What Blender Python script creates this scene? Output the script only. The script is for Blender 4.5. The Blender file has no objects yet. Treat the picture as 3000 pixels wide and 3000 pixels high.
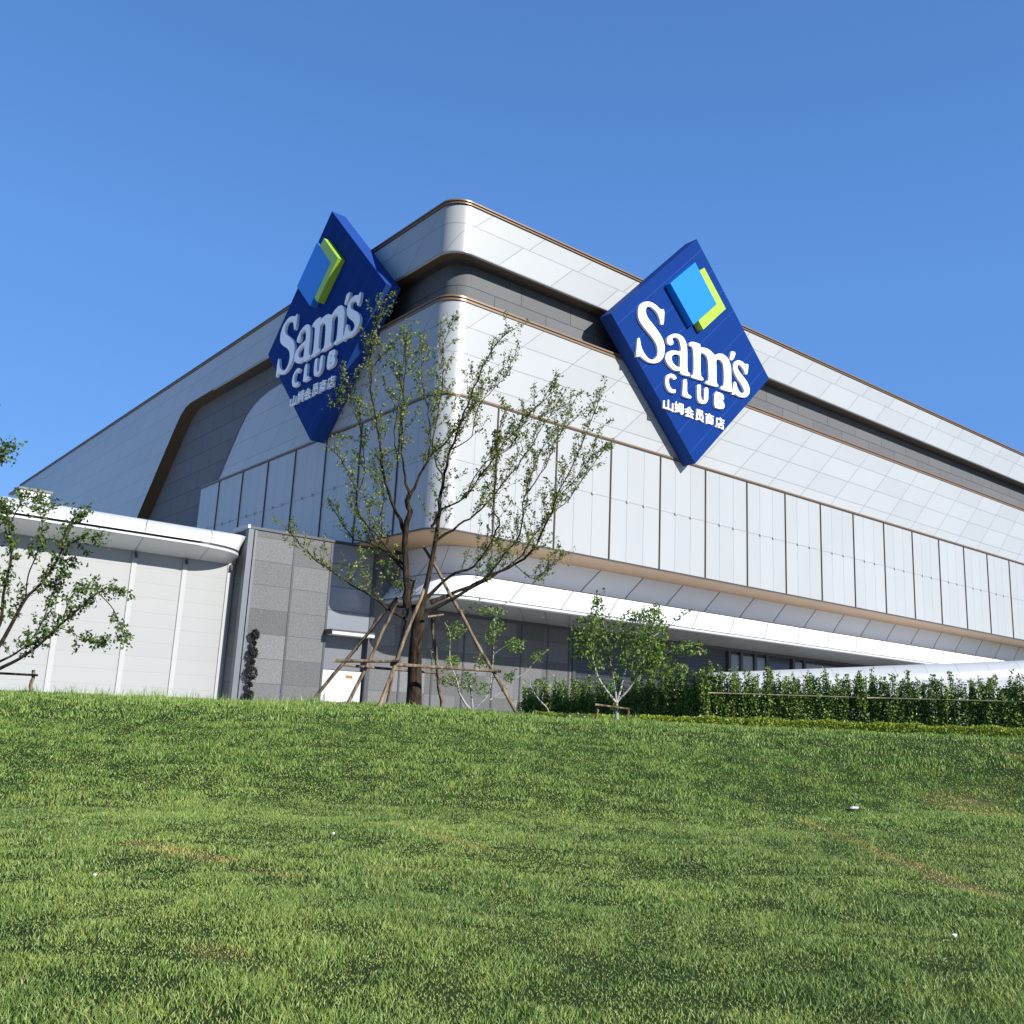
import bpy, math, random
import numpy as np
from mathutils import Vector, Matrix
from mathutils.geometry import tessellate_polygon
random.seed(7); RNG = np.random.default_rng(11)
R = math.radians
SC = bpy.context.scene
COL = SC.collection
S = 1.4            # metres per building unit
EYE = 1.5          # eye height above the ground under the camera

# ------------------------------------------------------------------ camera
F, YAW, PITCH, ROLL = 2807.947/3000, R(51.47607), R(12.23536), R(2.69701)
_f = Vector((math.cos(PITCH)*math.cos(YAW), math.cos(PITCH)*math.sin(YAW), math.sin(PITCH)))
_r = Vector((math.sin(YAW), -math.cos(YAW), 0)); _u = _r.cross(_f)
CR = _r*math.cos(ROLL) + _u*math.sin(ROLL); CU = -_r*math.sin(ROLL) + _u*math.cos(ROLL)
cam = bpy.data.objects.new('camera', bpy.data.cameras.new('camera')); COL.objects.link(cam)
M = Matrix((CR, CU, -_f)).transposed().to_4x4(); M.translation = Vector((0, 0, EYE))
cam.matrix_world = M
cam.data.sensor_fit = 'HORIZONTAL'; cam.data.sensor_width = 36; cam.data.lens = 36*F
cam.data.clip_end = 6000
SC.camera = cam

def ray(x, y, w=1932.0):
    """direction through photo point (x, y), photo w wide; forward part = 1"""
    return _f + CR*((x/w-.5)/F) + CU*((.5-y/w)/F)
def at(x, y, depth):
    return Vector((0, 0, EYE)) + ray(x, y)*depth

# ------------------------------------------------------------------ helpers
def tag(o, label=None, cat=None, group=None, kind=None):
    if label: o['label'] = label
    if cat: o['category'] = cat
    if group: o['group'] = group
    if kind: o['kind'] = kind
    return o
def empty(name, loc=(0, 0, 0), rz=0):
    o = bpy.data.objects.new(name, None); o.empty_display_size = .3
    o.location = loc; o.rotation_euler.z = rz; COL.objects.link(o); return o

class MB:
    def __init__(s): s.v = []; s.f = []; s.uv = []; s.mi = []
    def face(s, pts, uvs=None, mi=0):
        n = len(s.v); s.v += [tuple(p) for p in pts]; s.f.append(tuple(range(n, n+len(pts))))
        s.uv.append(uvs if uvs else [(0, 0)]*len(pts)); s.mi.append(mi)
    def box(s, a, b, mi=0, bev=0):
        (x0, y0, z0), (x1, y1, z1) = a, b
        c = [(x0,y0,z0),(x1,y0,z0),(x1,y1,z0),(x0,y1,z0),(x0,y0,z1),(x1,y0,z1),(x1,y1,z1),(x0,y1,z1)]
        for q in ((0,3,2,1),(4,5,6,7),(0,1,5,4),(1,2,6,5),(2,3,7,6),(3,0,4,7)):
            p = [c[i] for i in q]
            if q in ((0,1,5,4),(2,3,7,6)): u = [(t[0], t[2]) for t in p]
            elif q in ((1,2,6,5),(3,0,4,7)): u = [(t[1], t[2]) for t in p]
            else: u = [(t[0], t[1]) for t in p]
            s.face(p, u, mi)
    def tube(s, pts, rad, n=6, cap=True, mi=0):
        pts = [Vector(p) for p in pts]; rings = []
        up = Vector((.31, .2, .93))
        for i, p in enumerate(pts):
            t = (pts[min(i+1, len(pts)-1)] - pts[max(i-1, 0)]).normalized()
            a = t.cross(up)
            if a.length < .05: a = t.cross(Vector((1, 0, 0)))
            a.normalize(); b = t.cross(a)
            r = rad[i] if hasattr(rad, '__len__') else rad
            rings.append([p + (a*math.cos(2*math.pi*k/n) + b*math.sin(2*math.pi*k/n))*r for k in range(n)])
        base = len(s.v)
        for rg in rings: s.v += [tuple(q) for q in rg]
        for i in range(len(rings)-1):
            for k in range(n):
                a = base+i*n+k; b = base+i*n+(k+1) % n
                s.f.append((a, b, b+n, a+n)); s.uv.append([(k/n, i), ((k+1)/n, i), ((k+1)/n, i+1), (k/n, i+1)]); s.mi.append(mi)
        if cap:
            for off, rev in ((0, True), ((len(rings)-1)*n, False)):
                q = [base+off+k for k in range(n)]
                s.f.append(tuple(q[::-1] if not rev else q)); s.uv.append([(0, 0)]*n); s.mi.append(mi)
    def build(s, name, mat, parent=None, smooth=False, xf=None):
        me = bpy.data.meshes.new(name)
        v = [xf(*p) for p in s.v] if xf else s.v
        me.from_pydata(v, [], s.f); 
        uvl = me.uv_layers.new(name='UVMap')
        flat = [c for f in s.uv for uv in f for c in uv]
        uvl.data.foreach_set('uv', flat)
        for m in (mat if isinstance(mat, (list, tuple)) else [mat]): me.materials.append(m)
        me.polygons.foreach_set('material_index', s.mi)
        if smooth: me.polygons.foreach_set('use_smooth', [True]*len(s.f))
        me.update()
        o = bpy.data.objects.new(name, me); COL.objects.link(o)
        if parent: o.parent = parent
        return o
def BW(x, y, z): return (S*x, S*y, S*z + EYE)      # building units -> world

def copy_thing(o):
    c = o.copy(); COL.objects.link(c)
    for ch in o.children:
        d = ch.copy(); COL.objects.link(d); d.parent = c
    return c

# ------------------------------------------------------------------ materials
class NT:
    def __init__(s, name):
        s.m = bpy.data.materials.new(name); s.m.use_nodes = True; s.t = s.m.node_tree; s.t.nodes.clear()
        s.out = s.n('ShaderNodeOutputMaterial')
    def n(s, t, **k):
        nd = s.t.nodes.new(t)
        for a, b in k.items(): setattr(nd, a, b)
        return nd
    def l(s, a, b): s.t.links.new(a, b)
    def put(s, sock, v):
        if hasattr(v, 'is_output'): s.l(v, sock)
        else: sock.default_value = v
    def math(s, op, a, b=0, c=None):
        nd = s.n('ShaderNodeMath', operation=op); s.put(nd.inputs[0], a); s.put(nd.inputs[1], b)
        if c is not None: s.put(nd.inputs[2], c)
        return nd.outputs[0]
    def mix(s, f, a, b, blend='MIX'):
        nd = s.n('ShaderNodeMix', data_type='RGBA', blend_type=blend)
        s.put(nd.inputs[0], f); s.put(nd.inputs[6], a); s.put(nd.inputs[7], b); return nd.outputs[2]
    def ramp(s, f, lo, hi):
        nd = s.n('ShaderNodeMapRange'); s.put(nd.inputs[0], f); nd.inputs[1].default_value = lo; nd.inputs[2].default_value = hi
        return nd.outputs[0]
    def noise(s, scale, detail=3, vec=None, rough=.5):
        nd = s.n('ShaderNodeTexNoise'); nd.inputs['Scale'].default_value = scale; nd.inputs['Detail'].default_value = detail
        nd.inputs['Roughness'].default_value = rough
        if vec is None:
            vec = s.n('ShaderNodeNewGeometry').outputs['Position']
        s.l(vec, nd.inputs['Vector']); return nd.outputs[0]
    def uv(s):
        x = s.n('ShaderNodeSeparateXYZ'); s.l(s.n('ShaderNodeUVMap').outputs[0], x.inputs[0]); return x.outputs[0], x.outputs[1]
    def bsdf(s, col, rough=.5, metal=0, spec=.5, bump=None, bstr=.2, bdist=.02):
        b = s.n('ShaderNodeBsdfPrincipled'); s.put(b.inputs['Base Color'], col); s.put(b.inputs['Roughness'], rough)
        b.inputs['Metallic'].default_value = metal; b.inputs['Specular IOR Level'].default_value = spec
        if bump is not None:
            bp = s.n('ShaderNodeBump'); bp.inputs['Strength'].default_value = bstr; bp.inputs['Distance'].default_value = bdist
            s.l(bump, bp.inputs['Height']); s.l(bp.outputs[0], b.inputs['Normal'])
        s.l(b.outputs[0], s.out.inputs[0]); return b
def c4(r, g, b): return (r, g, b, 1)
def simple(name, col, rough=.5, metal=0, spec=.5, var=.1, scale=6, bump=0):
    t = NT(name); n = t.noise(scale, 4)
    k = t.math('MULTIPLY_ADD', n, 2*var, 1-var)
    vm = t.n('ShaderNodeVectorMath', operation='SCALE'); vm.inputs[0].default_value = col; t.l(k, vm.inputs['Scale'])
    t.bsdf(vm.outputs[0], rough, metal, spec, n if bump else None, bump); return t.m

def panel_mat(name, col, seam, rows=(0, 1), cols=(0, 1), shear=0, brick=0, line=.02, tone=.03, rough=.35, spec=.5, metal=0, stagger=0, hline=True, speck=0):
    """sheet cladding: joints every cols[1] along u and rows[1] along v"""
    t = NT(name); u, v = t.uv()
    rv = t.math('DIVIDE', t.math('SUBTRACT', v, rows[0]), rows[1]); ri = t.math('FLOOR', rv); rf = t.math('FRACT', rv)
    dv = t.math('MULTIPLY', t.math('MINIMUM', rf, t.math('SUBTRACT', 1, rf)), rows[1])
    uu = t.math('SUBTRACT', u, t.math('MULTIPLY', t.math('SUBTRACT', v, rows[0]), shear))
    uu = t.math('ADD', uu, t.math('MULTIPLY', ri, stagger))
    cu = t.math('DIVIDE', t.math('SUBTRACT', uu, cols[0]), cols[1])
    if brick: cu = t.math('ADD', cu, t.math('MULTIPLY', t.math('MODULO', t.math('ADD', ri, 1000), 2), brick))
    ci = t.math('FLOOR', cu); cf = t.math('FRACT', cu)
    du = t.math('MULTIPLY', t.math('MINIMUM', cf, t.math('SUBTRACT', 1, cf)), cols[1]/math.sqrt(1+shear*shear))
    d = t.math('MINIMUM', du, dv) if hline else du
    ln = t.math('SUBTRACT', 1, t.ramp(d, line*.45, line))
    cx = t.n('ShaderNodeCombineXYZ'); t.l(ri, cx.inputs[0]); t.l(ci, cx.inputs[1])
    wn = t.n('ShaderNodeTexWhiteNoise', noise_dimensions='2D'); t.l(cx.outputs[0], wn.inputs['Vector'])
    k = t.math('MULTIPLY_ADD', wn.outputs[0], 2*tone, 1-tone)
    n = t.noise(.35, 4); k = t.math('MULTIPLY', k, t.math('MULTIPLY_ADD', n, .08, .96))
    if speck:
        sp = t.noise(15, 3, rough=.8); k = t.math('MULTIPLY', k, t.math('MULTIPLY_ADD', t.ramp(sp, .36, .64), 2*speck, 1-speck))
    vm = t.n('ShaderNodeVectorMath', operation='SCALE'); vm.inputs[0].default_value = col; t.l(k, vm.inputs['Scale'])
    t.bsdf(t.mix(ln, vm.outputs[0], c4(*seam)), rough, metal, spec, t.math('MULTIPLY_ADD', ln, -1, t.math('MULTIPLY', t.noise(.5, 2), .5)), .12, .02)
    return t.m

WHITE = (.34, .35, .345)
m_fascia = panel_mat('white_fascia_panels', WHITE, (.19, .2, .21), (16.05, 1.0), (.6, 2.34), 1.04, stagger=-.25, tone=.035)
m_mid = panel_mat('white_wall_panels', WHITE, (.19, .2, .21), (12.45, .93), (.85, 2.30), 1.08, stagger=.0, tone=.035)
m_vert = panel_mat('white_vertical_panels', WHITE, (.19, .2, .21), (7.95, 40), (23.56, .871), 0, tone=.02, line=.016)
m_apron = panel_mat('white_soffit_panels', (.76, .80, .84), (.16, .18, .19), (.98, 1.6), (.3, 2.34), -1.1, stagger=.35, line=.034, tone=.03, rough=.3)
m_recess = panel_mat('charcoal_panels', (.115, .118, .122), (.04, .04, .042), (14.25, .92), (17.25, 2.35), 0, brick=.5, tone=.05, rough=.6, spec=.15)
m_granite = panel_mat('grey_granite_slabs', (.116, .117, .118), (.072, .075, .077), (.75*1.025, .755*1.025), (12.55, 1.37), 0, tone=.25, rough=.7, line=.014, speck=.25, spec=.2)
m_bluegrey = panel_mat('blue_grey_metal_panels', (.165, .18, .20), (.06, .065, .07), (2.53, .80), (10, 50), 0, tone=.03, rough=.3)
m_soffit = panel_mat('grey_soffit_panels', (.23, .232, .226), (.08, .08, .08), (24.9, 20), (.4, 1.17), .9, tone=.02)
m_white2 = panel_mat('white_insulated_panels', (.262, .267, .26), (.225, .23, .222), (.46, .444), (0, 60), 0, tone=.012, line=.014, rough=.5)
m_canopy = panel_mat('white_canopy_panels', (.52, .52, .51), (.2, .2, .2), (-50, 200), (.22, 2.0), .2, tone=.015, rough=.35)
m_barrel = panel_mat('white_ramp_panels', (.40, .41, .415), (.25, .26, .27), (1.05, 40), (0, 1.5), 0, tone=.02, rough=.3, line=.02)
m_bronze = simple('bronze_trim', (.20, .125, .068), .4, .2, var=.08)
m_lining = simple('dark_bronze_lining', (.095, .062, .032), .5, 0, spec=.2)
m_tan = simple('tan_soffit_sheet', (.42, .265, .145), .5, 0, var=.06, scale=2)
m_dark = simple('dark_anodised_metal', (.055, .055, .06), .4, .2)
m_mull = simple('dark_mullion_metal', (.06, .052, .046), .4, .2)
m_grey = simple('grey_metal_trim', (.11, .117, .13), .4)
m_rib = simple('off_white_rib', (.315, .318, .31), .5, var=.03)
m_lineg = simple('pale_grey_joint', (.26, .27, .28), .5)
m_white = simple('white_paint', (.42, .425, .42), .45, var=.03)
m_roof = simple('pale_roof_sheet', (.68, .68, .66), .8)
m_glass = simple('dark_tinted_glass', (.022, .026, .034), .12, var=.2, scale=1)
m_pane = simple('grey_reflecting_glass', (.16, .185, .22), .15, var=.2, scale=1.5)
m_louvre = panel_mat('dark_louvres', (.03, .032, .038), (.012, .012, .014), (0, .16), (0, 90), 0, tone=.1, line=.03)
m_orange = simple('orange_plate', (.24, .11, .025), .7)

# ------------------------------------------------------------------ swept cladding round the corner
CX, CY = 16.1, 24.0
def path(d, YL, XR, r=.75, n=10):
    """plan line d inside the facade: from (.., YL) along the left facade, round the corner, to XR; gives x, y, arc coordinate"""
    x0, y0 = CX+d, CY+d; P = []
    k = max(2, int((YL-CY)/3))
    for i in range(k): P.append((x0, YL + (y0+r-YL)*i/k))
    for i in range(n+1):
        a = math.pi + math.pi/2*i/n
        P.append((x0+r+r*math.cos(a), y0+r+r*math.sin(a)))
    k = max(2, int((XR-CX)/3))
    for i in range(1, k+1): P.append((x0+r + (XR-x0-r)*i/k, y0))
    out = []
    for i, (x, y) in enumerate(P):
        q = min(max((x-x0)/r, 0), 1) if y <= y0+r else 0
        if y > y0+r+1e-6: s = CX-(y-CY)
        elif x > x0+r+1e-6: s = x
        else:
            aa = math.atan2(y-(y0+r), x-(x0+r)); tt = (aa % (2*math.pi) - math.pi)/(math.pi/2)
            s = (CX-(y0+r-CY))*(1-tt) + (x0+r)*tt
        out.append((x, y, s))
    return out
def sweep(profile, YL, XR, vmode='z', r=.75, rr=None):
    """profile: (inset, z) from top to bottom"""
    mb = MB(); rows = []; v = 0; prev = None
    for j, (d, z) in enumerate(profile):
        if prev: v += math.hypot(d-prev[0], z-prev[1])
        prev = (d, z)
        vv = z if vmode == 'z' else (d + 24 if vmode == 'd' else v)
        rows.append([((x, y, z), (s, vv)) for x, y, s in path(d, YL, XR, (rr[j] if rr else r))])
    for a, b in zip(rows, rows[1:]):
        for i in range(len(a)-1):
            q = [b[i], b[i+1], a[i+1], a[i]]
            mb.face([p[0] for p in q], [p[1] for p in q])
    return mb
def merged(o, dist=.0005):
    import bmesh
    bm = bmesh.new(); bm.from_mesh(o.data); bmesh.ops.remove_doubles(bm, verts=bm.verts, dist=dist); bm.to_mesh(o.data); bm.free(); return o
def smooth_by_angle(o, ang=35):
    merged(o)
    import bmesh
    bm = bmesh.new(); bm.from_mesh(o.data)
    for f in bm.faces: f.smooth = True
    for e in bm.edges:
        e.smooth = len(e.link_faces) == 2 and e.calc_face_angle(3.0) < R(ang)
    bm.to_mesh(o.data); bm.free(); return o
def polyX(mb, X, loop, mi=0):
    """flat polygon facing -X; loop of (Y, z)"""
    v = [Vector((y, z, 0)) for y, z in loop]
    for t in tessellate_polygon([v]):
        q = [loop[i] for i in t]
        area = (q[1][0]-q[0][0])*(q[2][1]-q[0][1]) - (q[2][0]-q[0][0])*(q[1][1]-q[0][1])
        if area > 0: q = q[::-1]
        mb.face([(X, y, z) for y, z in q], [(CX-(y-CY), z) for y, z in q], mi)

XR, YB = 96.0, 84.7
z0, z1, z2, z3, z4 = 16.72, 15.03, 13.40, 10.11, 5.72
RD = .65
store = empty('warehouse_store', BW(CX, CY, -.3))
tag(store, 'big white panelled store building with a dark recessed band and rounded corner', 'building')
def part(mb, name, mat, parent=store, ang=35):
    o = mb.build(name, mat, None, xf=BW)
    smooth_by_angle(o, ang)
    o.parent = parent; o.matrix_parent_inverse = Matrix.Translation(parent.location).inverted() if parent.rotation_euler.z == 0 else Matrix()
    return o

# upper fascia: right side and left side band, then the tall piece sweeping down at the far left
mb = sweep([(0, z0), (0, z1), (.06, z1-.03)], 44, XR)
sl = [(44, z1), (47.0, z1), (47.6, 14.93), (48.15, 14.68), (48.6, 14.3), (49.1, 13.85), (53.2, 9.9), (59.5, 4.0), (62, 1.5)]
polyX(mb, CX, [(44, z0)] + sl + [(YB, 1.5), (YB, z0)])
part(mb, 'upper_fascia', m_fascia)
# tan lining of the recess: soffit under the fascia plus the sloping reveal
mb = sweep([(.06, z1-.03), (.34, z1-.03)], 44, XR)
for (a, b) in zip(sl, sl[1:]):
    mb.face([(CX, a[0], a[1]), (CX, b[0], b[1]), (CX+RD, b[0], b[1]), (CX+RD, a[0], a[1])])
part(mb, 'recess_lining', m_lining)
part(sweep([(.34, z1-.02), (RD+.02, z1-.02)], 44, XR), 'recess_soffit', m_dark)
mb = sweep([(RD, z1+.1), (RD, z2-.25)], 38, XR)
polyX(mb, CX+RD, [(38, z1+.1), (64, z1+.1), (64, 1.5), (38, 1.5)])
part(mb, 'recess_wall', m_recess)
# coping: two thin bronze ribs with a dark gap
part(sweep([(.0, z0+.03), (-.05, z0+.03), (-.05, z0+.07), (.0, z0+.07)], YB, XR), 'coping_rib', m_bronze)
part(sweep([(-.005, z0-.0), (-.005, z0+.03), (-.005, z0+.12)], YB, XR), 'coping_gap', m_dark)
part(sweep([(.0, z0+.12), (-.06, z0+.12), (-.06, z0+.17), (.5, z0+.17), (.5, z0-.6)], YB, XR), 'coping_rib', m_bronze)
# middle band
me_ = [(36, z2), (36.6, z2), (37.4, 13.36), (38.2, 13.24), (38.9, 13.05), (39.5, 12.75), (40.1, 12.25), (40.6, 11.7), (42.05, z3)]
mb = sweep([(0, z2-.1), (0, z3)], 36, XR)
polyX(mb, CX, [(36, z3), (36, z2)] + me_[1:])
part(mb, 'middle_wall', m_mid)
mb = sweep([(RD+.05, z2+.06), (-.05, z2+.06), (-.05, z2-.0), (0, z2-.0)], 36.02, XR)
part(mb, 'band_ledge', m_bronze)
part(sweep([(.0, z2), (-.012, z2), (-.012, z2-.05), (-.0, z2-.05)], 36.02, XR), 'ledge_gap', m_dark)
part(sweep([(0, z2-.05), (-.04, z2-.05), (-.04, z2-.11), (0, z2-.11)], 36.02, XR), 'band_ledge', m_bronze)
mb = MB()
for (a, b) in zip(me_, me_[1:]):
    mb.face([(CX-.03, a[0], a[1]), (CX-.03, b[0], b[1]), (CX+RD, b[0], b[1]), (CX+RD, a[0], a[1])])
    mb.face([(CX-.03, a[0], a[1]-.05), (CX-.03, b[0]-.03, b[1]-.04), (CX-.03, b[0], b[1]), (CX-.03, a[0], a[1])])
part(mb, 'band_end_trim', m_mull)
# vertical panel band
mb = sweep([(0, z3), (0, z4)], 44, XR)
mb.face([(CX, 44, z4-3), (CX, 44, z3), (CX+RD+.2, 44, z3), (CX+RD+.2, 44, z4-3)])
mb.face([(CX, 30, z4-3), (CX, 30, z4), (CX, 44, z4), (CX, 44, z4-3)], [(CX-6, z4-3), (CX-6, z4), (CX-20, z4), (CX-20, z4-3)])
part(mb, 'panel_band', m_vert)
part(sweep([(0, z3+.03), (-.05, z3+.03), (-.05, z3-.03), (0, z3-.03)], 44, XR), 'band_trim', m_bronze)
part(sweep([(0, z3-.03), (-.025, z3-.03), (-.025, z3-.075), (0, z3-.075)], 44, XR), 'trim_gap', m_mull)
def xs_mull():
    for k in range(-2, 14): yield ('R', 23.56 + 2.613*k)
    for y in (26.4, 28.97, 31.55, 34.1, 36.6, 39.15, 41.75): yield ('L', y)
for side, q in xs_mull():
    mb = MB()
    if side == 'R': mb.box((q-.021, CY-.045, z4), (q+.021, CY+.02, z3-.08))
    else: mb.box((CX-.045, q-.021, z4-(2.6 if q > 30 else 0)), (CX+.02, q+.021, z3-.08))
    part(mb, 'mullion', m_mull)
# mid-height joint of the band with small studs
mb = sweep([(0, 7.965), (-.008, 7.965), (-.008, 7.94), (0, 7.94)], 44, XR); part(mb, 'joint_line', m_lineg)
for k in range(-1, 12):
    for j in (1, 2):
        q = 23.56 + 2.613*k + .871*j
        mb = MB(); mb.tube([(q, CY-.075, 7.95), (q, CY-.05, 7.95), (q, CY-.005, 7.95)], [.03, .06, .06], 8); part(mb, 'wall_stud', m_white)
for k in range(7):
    for j in (1, 2):
        q = 26.4 + 2.57*k + .857*j
        mb = MB(); mb.tube([(CX-.075, q, 7.95), (CX-.05, q, 7.95), (CX-.005, q, 7.95)], [.03, .06, .06], 8); part(mb, 'wall_stud', m_white)
# cove below the band: tan sheet, white apron, lip and grey soffit
part(sweep([(-.0, z4), (.0, z4-.04), (.12, z4-.05)], 34, XR), 'band_foot', m_mull)
part(sweep([(.04, z4-.05), (.35, z4-.04), (2.0, z4-.02)], 34, XR, rr=[.75, .75, 1.2]), 'tan_soffit', m_tan)
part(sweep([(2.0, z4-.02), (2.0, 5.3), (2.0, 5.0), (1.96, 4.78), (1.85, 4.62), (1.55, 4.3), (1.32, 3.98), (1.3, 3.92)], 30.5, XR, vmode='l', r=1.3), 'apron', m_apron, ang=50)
part(sweep([(1.3, 3.92), (1.36, 3.90), (1.36, 3.87), (1.3, 3.86), (1.3, 3.80), (1.5, 3.78)], 30.5, XR, r=1.3), 'soffit_lip', m_white)
part(sweep([(1.5, 3.78), (5.2, 3.78)], 30.5, XR, vmode='d', r=1.2), 'ground_soffit', m_soffit)
for x in (23.1, 29.2, 31.6, 36.5, 41.5):
    mb = MB(); mb.tube([(x, 26.9, 3.775), (x, 26.9, 3.75)], .07, 10); part(mb, 'downlight', m_white)
# body closing the volume
mb = MB(); mb.face([(CX+.5, CY+.5, z0-.3), (XR, CY+.5, z0-.3), (XR, YB, z0-.3), (CX+.5, YB, z0-.3)])
mb.face([(XR, CY, -1), (XR, YB, -1), (XR, YB, z0), (XR, CY, z0)]); mb.face([(CX, YB, -1), (CX, YB, z0), (XR, YB, z0), (XR, YB, -1)])
part(mb, 'roof', m_roof)
# ground floor beneath the soffit, right of the granite: dark louvres, glazing and posts
YW = 28.9
G0 = 26.55
def wallrect(name, mat, x0, x1, za, zb, y=YW, parent=store):
    mb = MB(); mb.face([(x0, y, za), (x1, y, za), (x1, y, zb), (x0, y, zb)], [(x0, za), (x1, za), (x1, zb), (x0, zb)])
    return part(mb, name, mat, parent)
wallrect('louvre_wall', m_louvre, G0, 36.4, -.6, 3.8, YW+.05)
for x0, x1 in ((36.55, 37.2), (37.45, 38.25), (38.5, 39.2), (41.6, 42.25), (42.6, 44.1), (44.2, 45.6), (45.7, 47.2), (47.6, 49.2), (51, 52.6), (52.8, 54.4), (56, 57.6)):
    wallrect('window_pane', m_pane, x0, x1, -.6, 3.5, YW+.02)
wallrect('window_wall', m_glass, 36.4, 90, -.6, 3.8, YW+.05)
for x in (G0, 36.42, 37.3, 38.36, 39.3, 41.45, 42.4, 47.35, 50, 55):
    mb = MB(); mb.box((x-.09, YW-.06, -.6), (x+.09, YW+.1, 3.79)); part(mb, 'post', m_dark)
mb = MB(); mb.box((18.4, YW-.05, 3.64), (90, YW+.0, 3.775)); part(mb, 'head_rail', m_dark)

# ------------------------------------------------------------------ granite entrance block
blk = empty('granite_block', BW(12.27, YW, -.35))
tag(blk, 'grey speckled granite entrance block with dark vertical joints and a white service door', 'building block')
GX0, GT = 12.27, 5.60
D0, D1 = 15.29, 17.02
mb = MB()
def gr(x0, x1, za, zb, y=YW-.0): mb.face([(x0, y, za), (x1, y, za), (x1, y, zb), (x0, y, zb)], [(x0, za), (x1, za), (x1, zb), (x0, zb)])
gr(12.5, D0, -.6, GT); gr(D1, 26.5, -.6, 3.7); gr(D1, 18.0, 3.7, GT)
mb.face([(GX0, YW, -.6), (GX0, YW, GT), (GX0, 36, GT), (GX0, 36, -.6)], [(9, -.6), (9, GT), (4, GT), (4, -.6)])
part(mb, 'granite_wall', m_granite, blk)
mb = MB(); mb.box((GX0-.01, YW-.03, -.6), (12.44, YW+.2, GT+.02)); mb.box((12.48, YW-.02, -.6), (12.56, YW+.1, GT)); part(mb, 'corner_trim', m_grey, blk)
mb = MB(); mb.box((GX0-.06, YW-.06, GT+.02), (GX0+.02, YW+1.1, GT+.14)); part(mb, 'corner_cap', m_white, blk)
mb = MB(); mb.box((GX0+.02, YW-.05, GT+.02), (18.2, YW+.25, GT+.1)); part(mb, 'coping', m_dark, blk)
mb = MB(); mb.face([(GX0, YW, GT), (18.2, YW, GT), (18.2, 36, GT), (GX0, 36, GT)]); part(mb, 'roof', m_roof, blk)
for x in (13.92, D0, D1, 18.3, 19.67, 21.04, 22.41, 23.78, 25.15, 26.3):
    w = .075 if x == D1 else .035
    mb = MB(); mb.box((x-w, YW-.022, -.6), (x+w, YW+.06, GT if x < 17.3 else 3.62)); part(mb, 'joint_strip', m_dark, blk)
mb = MB(); mb.face([(D0, YW+.01, 2.53), (D1, YW+.01, 2.53), (D1, YW+.01, GT), (D0, YW+.01, GT)], [(D0, 2.53), (D1, 2.53), (D1, GT), (D0, GT)]); part(mb, 'metal_panel', m_bluegrey, blk)
mb = MB(); mb.face([(D0, YW+.28, 1.38), (D1, YW+.28, 1.38), (D1, YW+.28, 2.53), (D0, YW+.28, 2.53)]); 
mb.face([(D0, YW, -.6), (D0, YW, 2.53), (D0, YW+.28, 2.53), (D0, YW+.28, -.6)]); mb.face([(D1, YW+.28, -.6), (D1, YW+.28, 2.53), (D1, YW, 2.53), (D1, YW, -.6)])
part(mb, 'door_recess', m_grey, blk)
mb = MB(); mb.box((D0+.1, YW+.18, -.6), (D1-.1, YW+.26, 1.36)); dr = part(mb, 'service_door', m_white, blk)
mb = MB(); mb.box((D0+1.02, YW+.165, 1.13), (D0+1.27, YW+.178, 1.22)); pl = part(mb, 'door_plate', m_orange, blk)
mb = MB(); mb.tube([(D0+.25, YW+.17, .35), (D0+.25, YW+.12, .35), (D0+.25, YW+.12, .55), (D0+.25, YW+.17, .55)], .012); part(mb, 'door_handle', m_grey, blk)
mb = MB(); mb.box((D0-.02, YW-.55, 2.5), (D1-.14, YW, 2.60)); part(mb, 'door_canopy', m_white, blk)
mb = MB(); mb.box((D0-.04, YW-.5, 2.603), (D1-.12, YW, 2.67)); mb.face([(D0-.03, YW-.56, 2.49), (D0-.03, YW, 2.49), (D0-.03, YW, 2.62), (D0-.03, YW-.56, 2.62)]); part(mb, 'canopy_edge', m_dark, blk)

# ------------------------------------------------------------------ low white side building with rounded canopy
ann = empty('side_building', BW(0, 29.7, -.35))
tag(ann, 'low white side building with horizontal wall panels and a rounded overhanging canopy', 'building')
YA, XA = 29.7, 12.26
mb = MB(); mb.face([(-40, YA, -.6), (XA, YA, -.6), (XA, YA, 5.2), (-40, YA, 5.2)], [(-40, -.6), (XA, -.6), (XA, 5.2), (-40, 5.2)])
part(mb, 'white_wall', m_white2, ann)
for k in range(14):
    x = 12.16 - 1.0*.06 - (0 if k == 0 else 1.46 + 1.56*(k-1) + .0)
    if k >= 3: x = 12.1-3.05 - 1.92*(k-2)
    mb = MB(); mb.box((x-.075, YA-.04, -.6), (x+.075, YA+.02, 4.55)); part(mb, 'wall_rib', m_rib, ann)
    mb = MB(); mb.box((x-.03, YA-.14, 4.40), (x+.03, YA-.02, 4.47)); mb.tube([(x, YA-.11, 4.40), (x, YA-.15, 4.28)], .045, 8); part(mb, 'wall_light', m_dark, ann)
def canopy_strip(profile, name, mat, z_top=False):
    mb = MB(); rows = []; yf = 28.4; RX, RY = 1.75, YA-28.4
    for d, z in profile:
        row = []; w_ = max(0, min(1, d/(.62 if z_top else 1.27)))
        for i in range(29): row.append((-40 + (XA-RX+40)*i/28, yf+d))
        for i in range(1, 13):
            a = math.pi/2*i/12
            lx, ly = XA-RX+RX*math.sin(a), yf+RY-RY*math.cos(a)
            row.append((lx*(1-w_) + (XA-RX+RX*i/12)*w_, ly*(1-w_) + (yf+d)*w_))
        rows.append([(x, y, z) for x, y in row])
    for a, b in zip(rows, rows[1:]):
        for i in range(len(a)-1):
            q = [b[i], b[i+1], a[i+1], a[i]]; mb.face(q, [(p[0], p[1]+p[2]) for p in q])
    return part(mb, name, mat, ann, ang=50)
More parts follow.
